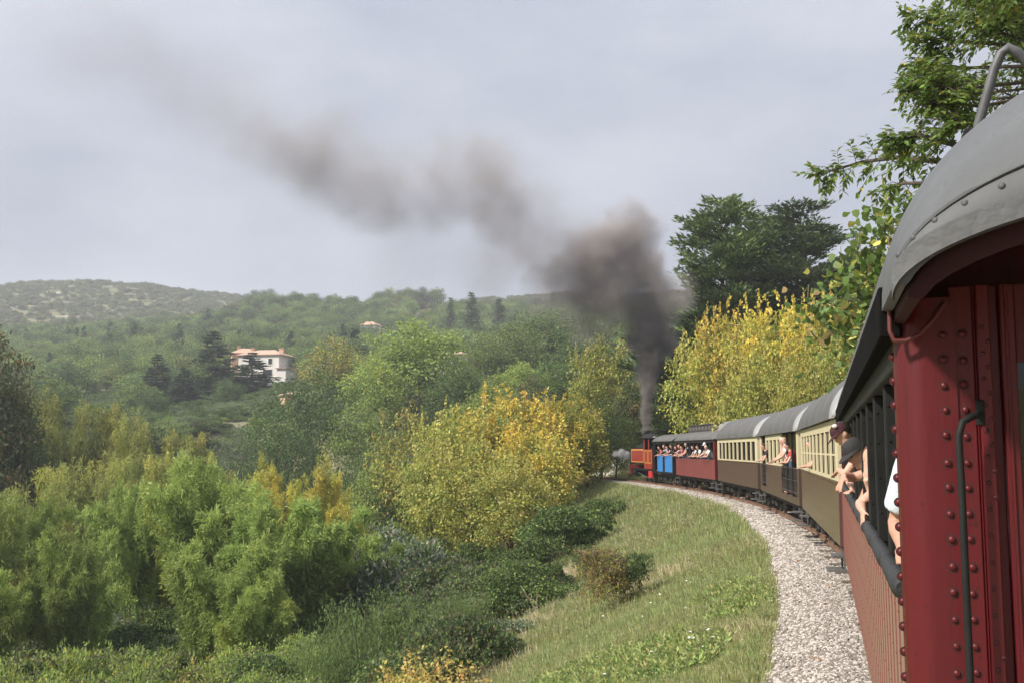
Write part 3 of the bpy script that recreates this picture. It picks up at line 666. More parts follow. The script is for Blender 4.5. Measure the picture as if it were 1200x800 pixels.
for s in (-1, 1):
    lo, hi = sorted((s * .5, s * LW)); tk = MB().box((lo, 2.5, 1.33), (hi, LL - .25, 2.36), .03).build('side_tank', RED, loco)
    f0, f1 = sorted((s * LW, s * (LW + .006)))
    MB().box((f0, 2.62, 2.25), (f1, LL - .4, 2.30)).box((f0, 2.62, 1.40), (f1, LL - .4, 1.43)).box((f0, 2.62, 1.43), (f1, 2.65, 2.27)).box((f0, LL - .43, 1.43), (f1, LL - .4, 2.27)).build('lining', GOLD, tk)
    MB().box((lo, 2.5, 2.362), (hi, LL - .25, 2.42), .02).build('tank_top', BLACK, loco)
    # cab side
    cs = MB().box((min(s*(LW-.05), s*LW), .35, .95), (max(s*(LW-.05), s*LW), 2.5, 2.3), .01).build('cab_side', RED, loco)
    MB().box((f0, .5, 2.2), (f1, 1.3, 2.23)).box((f0, .5, 1.35), (f1, 1.3, 1.38)).box((f0, .5, 1.38), (f1, .53, 2.2)).box((f0, 1.27, 1.38), (f1, 1.3, 2.2)).box((f0, 1.5, 2.2), (f1, 2.3, 2.23)).box((f0, 1.5, 1.35), (f1, 2.3, 1.38)).box((f0, 1.5, 1.38), (f1, 1.53, 2.2)).box((f0, 2.27, 1.38), (f1, 2.3, 2.2)).build('lining', GOLD, cs)
    for y in (1.25, 2.42): MB().box((min(s*(LW-.06), s*LW), y - .1, 2.3), (max(s*(LW-.06), s*LW), y + .1, 3.12), .01).build('cab_post', RED, loco)
    MB().lathe((s * .85, 5.3, .62), [(.0, -.45), (.26, -.45), (.26, .45), (.0, .45)], 'y', 16).build('cylinder', BLACK, loco, smooth=40)
    MB().box((min(s*.95, s*1.1), .5, .35), (max(s*.95, s*1.1), 1.3, .82), .02).build('step_plate', mat('red_paint', (.5, .03, .03), .45), loco)
    wl = MB().lathe((0, 0, 0), [(.36, -.06), (.41, -.05), (.415, -.02), (.38, -.02), (.37, .05), (.30, .055), (.29, .03), (.10, .03), (.09, .06), (.03, .065)], 'x', 22).mesh('driving_wheel', mat('wheel_black', (.03, .028, .028), .5), 35)
    for y in (1.3, 2.55, 3.8): link('driving_wheel', wl, loco, (s * .56, y, .40), (0, 0, 0 if s > 0 else math.pi))
    MB().box((s * .72 - .025, 1.25, .30), (s * .72 + .025, 3.85, .37), .01).build('coupling_rod', mat('bright_steel', (.3, .29, .28), .35, metal=.7), loco)
    MB().tube([(s * .8, 2.55, .33), (s * .85, 4.85, .62)], .03, 6).build('connecting_rod', MATS['bright_steel'], loco)
    MB().lathe((s * .7, LL + .06, 1.02), [(.06, 0), (.06, .25), (.17, .26), (.18, .3), (.04, .33)], 'y', 14).build('buffer', BLACK, loco)
    MB().lathe((s * .75, LL - .02, 1.35), [(.0, -.08), (.1, -.08), (.1, .1), (.12, .12), (.0, .13)], 'y', 12).build('headlamp', BLACK, loco)
MB().box((-LW - .06, LL - .06, .48), (LW + .06, LL + .06, 1.2), .01).build('buffer_beam', RED, loco)
MB().box((-LW, .12, .95), (LW, .18, 1.9)).build('cab_bulkhead', BLACK, loco); MB().box((-LW, 2.46, 2.36), (LW, 2.5, 3.14)).build('cab_bulkhead', BLACK, loco)
pr = [(x, 3.10 + .42 * math.sqrt(max(0, 1 - (x / 1.2) ** 2))) for x in np.linspace(-1.2, 1.2, 17)]
MB().prism(pr + [(x * .97, z - .04) for x, z in pr[::-1]], -.05, 2.75).build('cab_roof', BLACK, loco, smooth=40)
MB().box((-.9, .25, 3.56), (.9, 1.6, 3.62), .01).build('roof_hatch', BLACK, loco)
MB().tube([(-.3, 2.6, 2.74), (-.3, 2.6, 3.02)], .03, 6).build('whistle', GOLD, loco)
# ------------------------------------------------------------------ smoke and steam
def unitsphere():
    return MB().ell((0, 0, 0), 1, 20, 12)
def cloud(name, puffs, col, dens, warp, wscale, edge, label, step, hull_pad=1.12, aniso=.0, contrast=(.35, .62)):
    """one closed hull around soft puffs (world position, radius, weight); the density inside is procedural"""
    bm = bmesh.new()
    for c, r, wt in puffs:
        bmesh.ops.create_icosphere(bm, subdivisions=2, radius=r * hull_pad, matrix=Matrix.Translation(c))
    me = bpy.data.meshes.new(name); bm.to_mesh(me); bm.free()
    o = link(name, me); md = o.modifiers.new('r', 'REMESH'); md.mode = 'VOXEL'; md.voxel_size = min(r for _, r, _ in puffs) * .35
    dg = bpy.context.evaluated_depsgraph_get(); dg.update(); me2 = bpy.data.meshes.new_from_object(o.evaluated_get(dg)); o.modifiers.clear(); o.data = me2; me2.name = name
    m = bpy.data.materials.new(name); m.use_nodes = True; nt = m.node_tree; nt.nodes.remove(nt.nodes['Principled BSDF'])
    g = N(nt, 'ShaderNodeNewGeometry')
    n1 = N(nt, 'ShaderNodeTexNoise', inp={'Scale': wscale, 'Detail': 4, 'Roughness': .58}); LK(nt, g.outputs['Position'], n1.inputs[0])
    sb = N(nt, 'ShaderNodeVectorMath', operation='SUBTRACT', inp={1: (.5, .5, .5)}); LK(nt, n1.outputs['Color'], sb.inputs[0])
    sc = N(nt, 'ShaderNodeVectorMath', operation='SCALE', inp={'Scale': warp}); LK(nt, sb.outputs[0], sc.inputs[0])
    acc = None
    for c, r, wt in puffs:
        # the warp grows with the puff
        wa = N(nt, 'ShaderNodeVectorMath', operation='MULTIPLY_ADD', inp={1: (r, r, r)}); LK(nt, sc.outputs[0], wa.inputs[0]); LK(nt, g.outputs['Position'], wa.inputs[2])
        d = N(nt, 'ShaderNodeVectorMath', operation='DISTANCE', inp={1: tuple(c)}); LK(nt, wa.outputs[0], d.inputs[0])
        mr = N(nt, 'ShaderNodeMapRange', interpolation_type='SMOOTHSTEP', inp={1: r, 2: r * (1 - edge), 3: 0, 4: wt}); LK(nt, d.outputs['Value'], mr.inputs[0])
        if acc is None: acc = mr.outputs[0]
        else:
            ad = N(nt, 'ShaderNodeMath', operation='MAXIMUM'); LK(nt, acc, ad.inputs[0]); LK(nt, mr.outputs[0], ad.inputs[1]); acc = ad.outputs[0]
    n2 = N(nt, 'ShaderNodeTexNoise', inp={'Scale': wscale * 1.3, 'Detail': 5, 'Roughness': .6}); LK(nt, g.outputs['Position'], n2.inputs[0])
    r2 = N(nt, 'ShaderNodeMapRange', inp={1: contrast[0], 2: contrast[1], 3: .12, 4: 1.0}); LK(nt, n2.outputs[0], r2.inputs[0])
    mu = N(nt, 'ShaderNodeMath', operation='MULTIPLY'); LK(nt, acc, mu.inputs[0]); LK(nt, r2.outputs[0], mu.inputs[1])
    m3 = N(nt, 'ShaderNodeMath', operation='MULTIPLY', inp={1: dens}); LK(nt, mu.outputs[0], m3.inputs[0])
    pv = N(nt, 'ShaderNodeVolumePrincipled', inp={'Color': (*col, 1), 'Anisotropy': aniso}); LK(nt, m3.outputs[0], pv.inputs['Density'])
    LK(nt, pv.outputs[0], nt.nodes['Material Output'].inputs['Volume'])
    try: m.cycles.volume_step_rate = step
    except Exception: pass
    me2.materials.clear(); me2.materials.append(m)
    return tag(o, label, kind='stuff')
chim = loco.matrix_basis @ Vector((0, 5.55, 3.7))
YS = chim.y
PX = YS / F
P_ = lambda px, py, r, wt, dy=0: (at(px, py, YS + dy), r * PX, wt)
cpx = 600 + F * chim.x / (YS * .9945 + (chim.z - CZ) * .104)
print('chimney px', cpx, YS)
def path(pts, n):
    out = []; pts = [tuple(p) + (0,) * (5 - len(p)) for p in pts]
    for (A, B) in zip(pts[:-1], pts[1:]):
        for k in range(n): t = k / n; out.append(P_(*[A[i] + (B[i] - A[i]) * t for i in range(5)]))
    return out + [P_(*pts[-1])]
cloud('smoke', [(chim + Vector((0, 0, .1)), .50, 6.0)] + path([(cpx, 494, 7.5, 5.5), (cpx, 478, 9, 4.6), (cpx + 1, 462, 11.5, 3.6), (cpx + 2, 444, 15, 2.7), (cpx + 4, 424, 21, 2.0), (cpx + 6, 402, 32, 1.6)], 3), (.52, .46, .43), 1.4, 1.3, .75, .85, None, .14, hull_pad=1.4, contrast=(.34, .60))
cloud('smoke', path([(cpx + 7, 392, 36, 1.2, 0), (765, 360, 46, 1.0, .3), (748, 322, 54, .95, .2), (738, 285, 50, .85, .2)], 2) + [P_(782, 348, 36, .7, -.6), P_(712, 345, 52, .85, -.5), P_(752, 258, 32, .55), P_(700, 305, 54, .75, -.4), P_(690, 372, 38, .45), P_(672, 330, 48, .55)], (.68, .60, .56), 1.45, 1.9, .30, .85, None, .2, hull_pad=1.42, contrast=(.34, .60))
cloud('smoke', path([(712, 322, 72, 1.0, .4), (655, 295, 74, .95, -.4), (600, 255, 72, .80, -1), (560, 208, 66, .70, -1), (500, 222, 78, .58, -1.8), (440, 218, 76, .56, -2), (385, 195, 74, .62, -2.3), (335, 178, 68, .50, -2.8), (265, 130, 82, .20, -3), (170, 70, 96, .11, -3), (70, 20, 100, .07, -3)], 2)
    + [P_(650, 350, 55, .42), P_(575, 315, 75, .26, -1), P_(480, 300, 80, .12, -2)], (.60, .53, .48), .62, 1.7, .17, 1.0, None, .11, hull_pad=1.35, contrast=(.33, .66))
sp_ = loco.matrix_basis @ Vector((-1.25, 6.9, 1.9))
cloud('steam', [(sp_, .38, 1.0), (sp_ + Vector((-.35, .1, .12)), .42, .9), (sp_ + Vector((-.75, .2, .1)), .36, .5)], (1, 1, 1), 14, .6, 1.8, .9, None, .1)
# ------------------------------------------------------------------ haze
hm = bpy.data.materials.new('haze'); hm.use_nodes = True; nt = hm.node_tree; nt.nodes.remove(nt.nodes['Principled BSDF'])
pv = N(nt, 'ShaderNodeVolumePrincipled', inp={'Color': (.93, .95, 1, 1), 'Density': .00046, 'Anisotropy': .2}); LK(nt, pv.outputs[0], nt.nodes['Material Output'].inputs['Volume'])
hz = MB().box((-1170, -140, -75), (1170, 1480, 160)).build('haze', hm); tag(hz, kind='stuff')

# ------------------------------------------------------------------ foliage builders
def rot_about(v, ax, a):
    c, s = np.cos(a)[:, None], np.sin(a)[:, None]; return v * c + np.cross(ax, v) * s + ax * (ax * v).sum(1, keepdims=True) * (1 - c)
def unit(v): return v / (np.linalg.norm(v, axis=-1, keepdims=True) + 1e-9)
class Leaves:
    def __init__(s): s.V = []; s.T = []
    def put(s, P, D, L, Wd, col, rng, roll=None):
        """rhombic leaves: base P, axis D, length L, width Wd, colour col (n,3)"""
        n = len(P); D = unit(D); a = unit(rng.normal(size=(n, 3)) * .8 + (np.array([0, 0, 1]) if roll is None else roll)); S = unit(np.cross(D, a))
        L = np.broadcast_to(np.asarray(L, float), (n,))[:, None]; Wd = np.broadcast_to(np.asarray(Wd, float), (n,))[:, None]
        nn = np.cross(S, D); mid = P + D * L * .45 + nn * Wd * .12
        s.V.append(np.stack([P, mid + S * Wd / 2, P + D * L - nn * L * .06, mid - S * Wd / 2], 1).reshape(-1, 3))
        s.T.append(np.repeat(np.clip(col, 0, 1), 4, 0))
    def mesh(s, name, m):
        V = np.concatenate(s.V); T = np.concatenate(s.T); return npmesh(name, V, np.arange(len(V)).reshape(-1, 4), [m], tint=T)
def pick(pal, n, rng, jit=.16):
    """n colours from a palette [(weight, rgb)], with leaf-to-leaf variation"""
    wts = np.array([p[0] for p in pal], float); c = np.array([p[1] for p in pal])[rng.choice(len(pal), n, p=wts / wts.sum())]
    return c * (1 + rng.normal(size=(n, 1)) * jit) * (1 + rng.normal(size=(n, 3)) * jit * .3)
GREEN = (.085, .125, .032); DGREEN = (.046, .075, .026); LGREEN = (.175, .225, .056); YELLOW = (.37, .305, .065); GOLDL = (.32, .24, .06); YGREEN = (.24, .25, .042); BROWNL = (.19, .115, .045); OLIVEL = (.125, .140, .066); BLUEG = (.075, .105, .068); ORANGE = (.36, .14, .03)
def limb(mb, a, b, r0, r1, rng, n=6, sag=0):
    a, b = np.array(a), np.array(b); k = 4; L = np.linalg.norm(b - a)
    pts = [a + (b - a) * i / k + (rng.normal(size=3) * L * .035 if 0 < i < k else 0) + np.array([0, 0, sag * L * math.sin(math.pi * i / k)]) for i in range(k + 1)]
    mb.tube(pts, [r0 + (r1 - r0) * i / k for i in range(k + 1)], n, caps=False)
def broadleaf(seed, H, R, z0, pal, lobes=9, clumps=16, per=34, leaf=.22, ratio=.6, shoots=0, spread=.17, droop=.2, trunk=.2, squash=.85, open_=.0, tips=None, low=0):
    """trunk with limbs; leaves in clumps spread through several lobes. Returns (trunk mesh, crown mesh)"""
    rng = np.random.default_rng(seed); lv = Leaves(); tk = MB(); zc = (H + z0) / 2; rz = (H - z0) / 2
    limb(tk, (0, 0, -.6), (rng.normal() * .1, rng.normal() * .1, z0 + rz * .7), trunk, trunk * .45, rng, 8)
    C = []
    for i in range(lobes):
        a = i * 2.4 + rng.uniform(0, .8); h = -.75 + 1.45 * (i + .5) / lobes; rr = math.sqrt(max(.05, 1 - h * h)) * rng.uniform(.45, .68)
        C.append((rr * R * math.cos(a), rr * R * math.sin(a), zc + h * rz * .72, rng.uniform(.36, .54) * R))
    C.append((0, 0, H - .33 * R * squash * 1.15, .36 * R))
    for (x, y, z, r) in C:
        limb(tk, (0, 0, z0 * .55 + (z - z0) * .45), (x * .85, y * .85, z - r * .1), trunk * .4, trunk * .1, rng, 5)
        for c in range(clumps):
            d = rng.normal(size=3); d[2] = d[2] * .9 + .25; d /= np.linalg.norm(d)
            if rng.random() < open_: continue
            rad = r * (rng.uniform(.75, 1.08) if c % 4 else rng.uniform(.3, .7)); p = np.array([x, y, z]) + d * rad * np.array([1, 1, squash])
            if p[2] < low: continue
            limb(tk, (x * .85, y * .85, z - r * .1), p, trunk * .09, trunk * .03, rng, 4) if c % 3 == 0 else None
            n = int(per * rng.uniform(.6, 1.3)); off = rng.normal(size=(n, 3)) * spread * R * np.array([1, 1, .62]); P = p + off
            col = pick(pal, 1, rng, .12) * .55 + pick(pal, n, rng, .13) * .45
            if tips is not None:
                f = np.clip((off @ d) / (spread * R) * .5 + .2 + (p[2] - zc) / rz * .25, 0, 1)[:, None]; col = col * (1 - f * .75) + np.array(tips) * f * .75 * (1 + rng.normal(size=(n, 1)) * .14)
            D = unit(off) * .6 + d * .5 + rng.normal(size=(n, 3)) * .5; D[:, 2] -= droop
            sz = leaf * rng.uniform(.65, 1.25, n); lv.put(P, D, sz, sz * ratio, col, rng)
    for i in range(shoots):     # young upright shoots that break the outline
        x, y, z, r = C[rng.integers(len(C))]; a = rng.uniform(0, 6.28); q = rng.uniform(0, .9) * r
        p0 = np.array([x + q * math.cos(a), y + q * math.sin(a), z + math.sqrt(max(0, r * r - q * q)) * squash * .9]); ln = rng.uniform(.4, 1.35) * R * .36; dd = unit(np.array([rng.normal() * .22, rng.normal() * .22, 1.]))
        limb(tk, p0 - dd * .2, p0 + dd * ln, .02, .008, rng, 4)
        n = 26; t = rng.random(n); P = p0 + dd * (t * ln)[:, None] + rng.normal(size=(n, 3)) * .06 * (1.2 - t)[:, None] * R * .4
        D = rng.normal(size=(n, 3)) * .7 + dd * .5; sz = leaf * rng.uniform(.7, 1.2, n); lv.put(P, D, sz, sz * ratio, pick(pal if tips is None else [(1, tips)], n, rng), rng)
    return tk.mesh('trunk', BARK, 60), lv.mesh('crown', LEAF)
def cedar(seed, H, R, pal, z0=1.2, whorls=17, per_w=6, pad=.30, tuft=.34, dens=1.0, shape=1.0, trunk=.28, tilt=.12, flat=.25, topw=.25, env=None):
    """trunk with layered, flattened branches carrying needle tufts"""
    rng = np.random.default_rng(seed); lv = Leaves(); tk = MB()
    tk.tube([(0, 0, -.6), (0.05, 0, H * .5), (0, .04, H * .98)], [trunk, trunk * .6, trunk * .08], 8)
    for i in range(whorls):
        f = i / (whorls - 1); z = z0 + (H - z0) * (f ** .92) * .99; ln = R * ((1 - f) ** shape * (1 - topw) + topw * (1 - f * .85)) * (1 if f > .12 else .8)
        if env: ln = R * env(f)
        for b in range(max(3, int(per_w * (1 - f * .45)))):
            a = b * 6.283 / per_w + i * 1.3 + rng.normal() * .25; l = ln * rng.uniform(.62, 1.12); up = tilt + rng.normal() * .09 + f * .18
            d = np.array([math.cos(a), math.sin(a), up]); e = np.array([0, 0, z]) + d * l
            limb(tk, (0, 0, z), e, .05 + .03 * (1 - f), .012, rng, 4, sag=.04)
            m = max(3, int(l / .42 * dens))
            side = np.array([-math.sin(a), math.cos(a), 0])
            for q in range(m):
                t = .28 + .76 * (q + rng.random()) / m; c = np.array([0, 0, z]) + d * l * t; ww = pad * l * (1.12 - t) * 1.15 + .16; n = int(15 * dens + 9 * ww)
                o = rng.uniform(-1, 1, n); P = c + side * (o * ww)[:, None] + rng.normal(size=(n, 3)) * np.array([.16, .16, flat * .28]) + np.array([0, 0, .06])
                D = d + side * (np.sign(o) * .55)[:, None] + rng.normal(size=(n, 3)) * .35; D[:, 2] += .18
                sz = tuft * rng.uniform(.6, 1.25, n); lv.put(P, D, sz, sz * .34, pick(pal, n, rng, .2), rng)
    return tk.mesh('trunk', BARK, 60), lv.mesh('crown', NEEDLE)
def bamboo(seed, n, H, R, pal, leaf=.30, sprays=26, per=15, lean=.5, spray=.75, droop=.28, width=.16, tips=None, t0=.34):
    """arching canes with drooping feathery sprays. Returns (cane mesh, foliage mesh)"""
    rng = np.random.default_rng(seed); lv = Leaves(); tk = MB()
    for i in range(n):
        a = rng.uniform(0, 6.283); b = R * .42 * math.sqrt(rng.random()); base = np.array([b * math.cos(a), b * math.sin(a), -.4]); h = H * rng.uniform(.62, 1.0) * (1 - .25 * b / R); a2 = a + rng.normal() * .5
        out = lean * R * rng.uniform(.5, 1.5) * (.35 + b / (R * .42)); dr = np.array([math.cos(a2), math.sin(a2), 0]); c0 = pick(pal, 1, rng, .12)
        cv = lambda t: base + np.array([0, 0, h * t * (1 - .13 * t * t)]) + dr * out * t ** 2.3
        tk.tube([cv(t) for t in np.linspace(0, 1, 9)], [.036 * (1 - .85 * t) + .004 for t in np.linspace(0, 1, 9)], 5, caps=False)
        for q in range(sprays):
            t = t0 + (1 - t0) * ((q + rng.random()) / sprays) ** .75; p = cv(t); aa = a2 + rng.normal() * 1.1; ln = spray * rng.uniform(.7, 1.5) * (1.45 - .8 * t)
            sd = np.array([math.cos(aa), math.sin(aa), .45 * rng.random() + .1]); cs = c0 * (.8 + .4 * rng.random())
            for tw in range(3):
                td = unit(sd + rng.normal(size=3) * np.array([.4, .4, .2])); m = int(per * .5 * rng.uniform(.7, 1.3)); u = .25 + .75 * rng.random(m) ** .7
                P = p + td * (u * ln)[:, None] + np.array([0, 0, -1]) * (u ** 2.2 * ln * droop)[:, None] + rng.normal(size=(m, 3)) * .07
                D = td * .75 + rng.normal(size=(m, 3)) * .5; D[:, 2] -= .04 + droop * .45
                col = cs * .6 + pick(pal, m, rng, .14) * .4
                if tips is not None:
                    f = np.clip((t - .58) * 1.7, 0, .68) * rng.random() ** .5; col = col * (1 - f) + np.array(tips) * f * (.85 + .3 * rng.random())
                sz = leaf * rng.uniform(.65, 1.2, m); lv.put(P, D, sz, sz * width, col, rng)
    return tk.mesh('cane', CANE, 60), lv.mesh('foliage', LEAF)
def shrub(seed, H, R, pal, stems=60, per=40, leaf=.12, ratio=.35, lean=.55, rng_h=.5, tips=None, up=.5, stem_r=.012, start=.15, fuzz=.10):
    """upright leafy stems from one base"""
    rng = np.random.default_rng(seed); lv = Leaves(); tk = MB()
    for i in range(stems):
        a = rng.uniform(0, 6.283); b = R * math.sqrt(rng.random()) * .6; base = np.array([b * math.cos(a), b * math.sin(a), -.3]); h = H * rng.uniform(rng_h, 1.0) * (1.05 - .45 * (b / R) ** 2) + .3
        dr = np.array([math.cos(a), math.sin(a), 0]) * lean * R * rng.uniform(.2, 1.1) * (.3 + b / R) + rng.normal(size=3) * .05 * H * np.array([1, 1, 0])
        cv = lambda t: base + np.array([0, 0, h * t]) + dr * t ** 1.6
        tk.tube([cv(t) for t in (0, .35, .7, 1)], [stem_r, stem_r * .8, stem_r * .5, stem_r * .2], 4, caps=False)
        t = start + (1 - start) * rng.random(per) ** .8; P = base + np.c_[dr[0] * t ** 1.6, dr[1] * t ** 1.6, h * t] + rng.normal(size=(per, 3)) * fuzz * R * (1.2 - .7 * t)[:, None]
        D = rng.normal(size=(per, 3)) * .6 + np.array([0, 0, up]); c0 = pick(pal, 1, rng, .1); col = c0 * .5 + pick(pal, per, rng) * .5
        if tips is not None: f = np.clip(t * 1.5 - .7, 0, .85)[:, None]; col = col * (1 - f) + np.array(tips) * f
        sz = leaf * rng.uniform(.6, 1.25, per); lv.put(P, D, sz, sz * ratio, col, rng)
    return tk.mesh('stem', BARK if tips is None else DRY, None), lv.mesh('foliage', LEAF)
def mound(seed, H, R, pal, n=5200, leaf=.13, ratio=.75, lumps=9, sprigs=40):
    """scrambling thicket: leaves over a lumpy dome, with arching shoots"""
    rng = np.random.default_rng(seed); lv = Leaves(); tk = MB()
    Lp = [(rng.uniform(-.6, .6) * R, rng.uniform(-.6, .6) * R, rng.uniform(.25, .75) * H, rng.uniform(.3, .55) * R) for _ in range(lumps)] + [(0, 0, .45 * H, .6 * R)]
    wts = np.array([l[3] ** 2 for l in Lp]); 
    for (x, y, z, r), m in zip(Lp, (n * wts / wts.sum()).astype(int)):
        d = unit(rng.normal(size=(m, 3))); d[:, 2] = np.abs(d[:, 2]) * 1.1 - .25; P = np.array([x, y, z]) + d * (r * (1 - .22 * rng.random(m) ** 2))[:, None] * np.array([1, 1, H / R * .6])
        k = P[:, 2] > -.1; P, d = P[k], d[k]; D = d * .5 + rng.normal(size=d.shape) * .6; D[:, 2] -= .2; sz = leaf * rng.uniform(.6, 1.25, len(P))
        lump = np.sin(P * 5.1 / R + seed).sum(1)[:, None] * .10
        lv.put(P, D, sz, sz * ratio, pick(pal, len(P), rng, .18) * (1 + lump), rng)
    for i in range(sprigs):
        x, y, z, r = Lp[rng.integers(len(Lp))]; a = rng.uniform(0, 6.28); d = np.array([math.cos(a), math.sin(a), 1.1]); p = np.array([x, y, z]) + unit(d) * r * .8 * np.array([1, 1, H / R * .6]); ln = rng.uniform(.25, .6) * R * .6
        pts = [p + d * ln * t - np.array([0, 0, ln * t * t * .9]) for t in (0, .33, .66, 1)]; tk.tube(pts, [.012, .01, .007, .003], 4, caps=False)
        t = rng.random(18); P = p + d * (ln * t)[:, None] - np.array([0, 0, 1]) * (ln * t * t * .9)[:, None] + rng.normal(size=(18, 3)) * .05; sz = leaf * rng.uniform(.6, 1.1, 18); lv.put(P, rng.normal(size=(18, 3)), sz, sz * ratio, pick(pal, 18, rng), rng)
    return tk.mesh('stem', BARK, None), lv.mesh('foliage', LEAF)
PROTO = {}
def proto(key, fn, H, R, *a, **k): PROTO[key] = (fn(*a, **k), H, R)
def P2(key, fn, seed, H, R, **k):   # builders taking (seed, H, R, ...)
    PROTO[key] = (fn(seed, H, R, **k), H, R)
P2('gold1', broadleaf, 11, 9, 4.2, z0=1.2, pal=[(2.5, YELLOW), (1, GOLDL), (5, YGREEN), (4, LGREEN), (4, GREEN), (.6, BROWNL)], lobes=14, clumps=22, per=34, leaf=.24, ratio=.8, shoots=74, tips=(.41, .32, .062), spread=.08, open_=.26)
P2('gold2', broadleaf, 12, 9, 4.2, z0=1.0, pal=[(2, YELLOW), (1, GOLDL), (6, YGREEN), (5, LGREEN), (3, GREEN)], lobes=13, clumps=22, per=34, leaf=.23, ratio=.8, shoots=60, tips=(.29, .275, .075), spread=.08, open_=.26)
P2('brown1', broadleaf, 13, 8, 3.2, z0=1.0, pal=[(1.5, BROWNL), (2, GOLDL), (4, OLIVEL), (4, YGREEN), (2, GREEN)], lobes=10, clumps=15, per=32, leaf=.24, shoots=24, spread=.14)
P2('lime1', broadleaf, 14, 9, 4.0, z0=1.2, pal=[(5, LGREEN), (3, GREEN), (2, YGREEN)], lobes=12, clumps=17, per=32, leaf=.28, ratio=.7, shoots=10, tips=LGREEN, spread=.09)
P2('lime2', broadleaf, 21, 12, 5.5, z0=1.6, pal=[(4, LGREEN), (5, GREEN), (1, YGREEN)], lobes=14, clumps=18, per=34, leaf=.36, ratio=.7, shoots=8, tips=LGREEN, spread=.085)
P2('green1', broadleaf, 15, 10, 4.6, z0=1.4, pal=[(6, GREEN), (3, DGREEN), (1, LGREEN)], lobes=13, clumps=17, per=32, leaf=.30, ratio=.65, spread=.09)
P2('green2', broadleaf, 16, 9, 4.8, z0=1.0, pal=[(5, GREEN), (2, OLIVEL), (2, LGREEN)], lobes=12, clumps=17, per=32, leaf=.30, spread=.09)
P2('dark1', broadleaf, 17, 9, 4.4, z0=.9, pal=[(6, DGREEN), (3, GREEN), (1, OLIVEL)], lobes=12, clumps=17, per=34, leaf=.25, spread=.09)
P2('olive1', broadleaf, 18, 6, 3.2, z0=.6, pal=[(5, OLIVEL), (3, BLUEG), (1, GREEN)], lobes=10, clumps=15, per=34, leaf=.22, ratio=.35, spread=.15)
P2('russet1', broadleaf, 19, 10, 3.8, z0=1.0, pal=[(4, DGREEN), (1.2, BROWNL), (3, OLIVEL)], lobes=13, clumps=24, per=44, leaf=.25, spread=.10)
P2('cedar1', cedar, 31, 16, 5.4, pal=[(4, (.075, .11, .04)), (5, (.105, .145, .05)), (1, LGREEN)], whorls=24, per_w=11, pad=.40, tilt=.30, tuft=.34, dens=1.45, env=lambda f: max(.16, (1 - f ** 2.6) ** .75 * (.75 + .25 * math.sin(f * 9))))
P2('cedar2', cedar, 32, 16, 5.6, pal=[(5, (.07, .10, .042)), (4, (.095, .13, .05))], whorls=22, per_w=11, pad=.42, tilt=.2, tuft=.34, flat=.3, dens=1.45, env=lambda f: max(.3, (1 - f ** 3.5) ** .7 * (.8 + .2 * math.sin(f * 13 + 1))))
P2('cedar3', cedar, 33, 17, 5.0, pal=[(5, (.065, .095, .042)), (3, BLUEG)], whorls=17, per_w=9, pad=.5, tilt=.06, shape=.85, topw=.15, tuft=.6, dens=1.0)
P2('fir1', cedar, 34, 14, 3.0, pal=[(4, (.115, .145, .095)), (3, (.08, .11, .05))], whorls=20, per_w=8, pad=.4, tilt=-.02, shape=1.0, topw=.06, tuft=.5, dens=.9)
P2('cypress1', cedar, 35, 12, 1.5, pal=[(4, DGREEN)], whorls=20, per_w=6, tilt=.7, shape=.7, topw=.2, tuft=.4, dens=.9)
P2('pine1', broadleaf, 41, 9, 3.6, z0=4.0, pal=[(5, (.16, .205, .07)), (2, GREEN), (3, LGREEN)], lobes=7, clumps=9, per=26, leaf=.55, ratio=.4, trunk=.16, squash=.8, spread=.2)
P2('pine2', broadleaf, 42, 8, 3.4, z0=2.6, pal=[(4, (.175, .215, .07)), (2, GREEN), (3, LGREEN)], lobes=8, clumps=9, per=26, leaf=.55, ratio=.45, trunk=.16, spread=.2)
P2('pine3', broadleaf, 43, 10, 3.0, z0=5.5, pal=[(5, (.12, .16, .062)), (2, DGREEN)], lobes=6, clumps=9, per=24, leaf=.5, ratio=.4, trunk=.15, spread=.22)
P2('scrub1', mound, 51, 2.2, 2.0, pal=[(4, (.10, .115, .055)), (2, GREEN), (2, (.17, .16, .10))], n=520, leaf=.42, ratio=.5, sprigs=0)
P2('scrub2', mound, 52, 1.6, 1.5, pal=[(4, (.11, .115, .06)), (2, OLIVEL)], n=420, leaf=.36, ratio=.5, sprigs=0)
PROTO['bam_g'] = (bamboo(61, 22, 9.5, 4.0, [(4, (.15, .20, .05)), (2.5, GREEN), (4, LGREEN), (1, YGREEN)], sprays=44, per=32, spray=.95, leaf=.33, width=.2, tips=(.24, .285, .08)), 7.9, 4.6)
PROTO['bam_g2'] = (bamboo(62, 20, 9.5, 3.8, [(3, GREEN), (4, (.14, .19, .048)), (3, LGREEN)], sprays=44, per=32, spray=.95, leaf=.37, width=.23, lean=.6, tips=(.23, .29, .075)), 7.9, 4.6)
PROTO['bam_y'] = (bamboo(63, 22, 9.0, 3.0, [(4, (.42, .36, .075)), (4, YGREEN), (.6, GOLDL)], sprays=34, per=18, leaf=.34, width=.17, lean=.35), 7.6, 3.4)
PROTO['bam_o'] = (bamboo(64, 26, 8.5, 3.8, [(3, YGREEN), (4, GREEN), (2, DGREEN)], sprays=34, per=18, leaf=.36, width=.18, lean=.75, droop=.9, spray=.95, tips=(.31, .30, .085)), 7.2, 4.6)
PROTO['bam_b'] = (bamboo(65, 20, 9.0, 3.8, [(3, GREEN), (4, (.14, .19, .048)), (3, LGREEN), (1, BROWNL)], sprays=44, per=31, spray=.95, leaf=.33, width=.2, lean=.55, tips=(.25, .28, .08)), 7.6, 4.5)
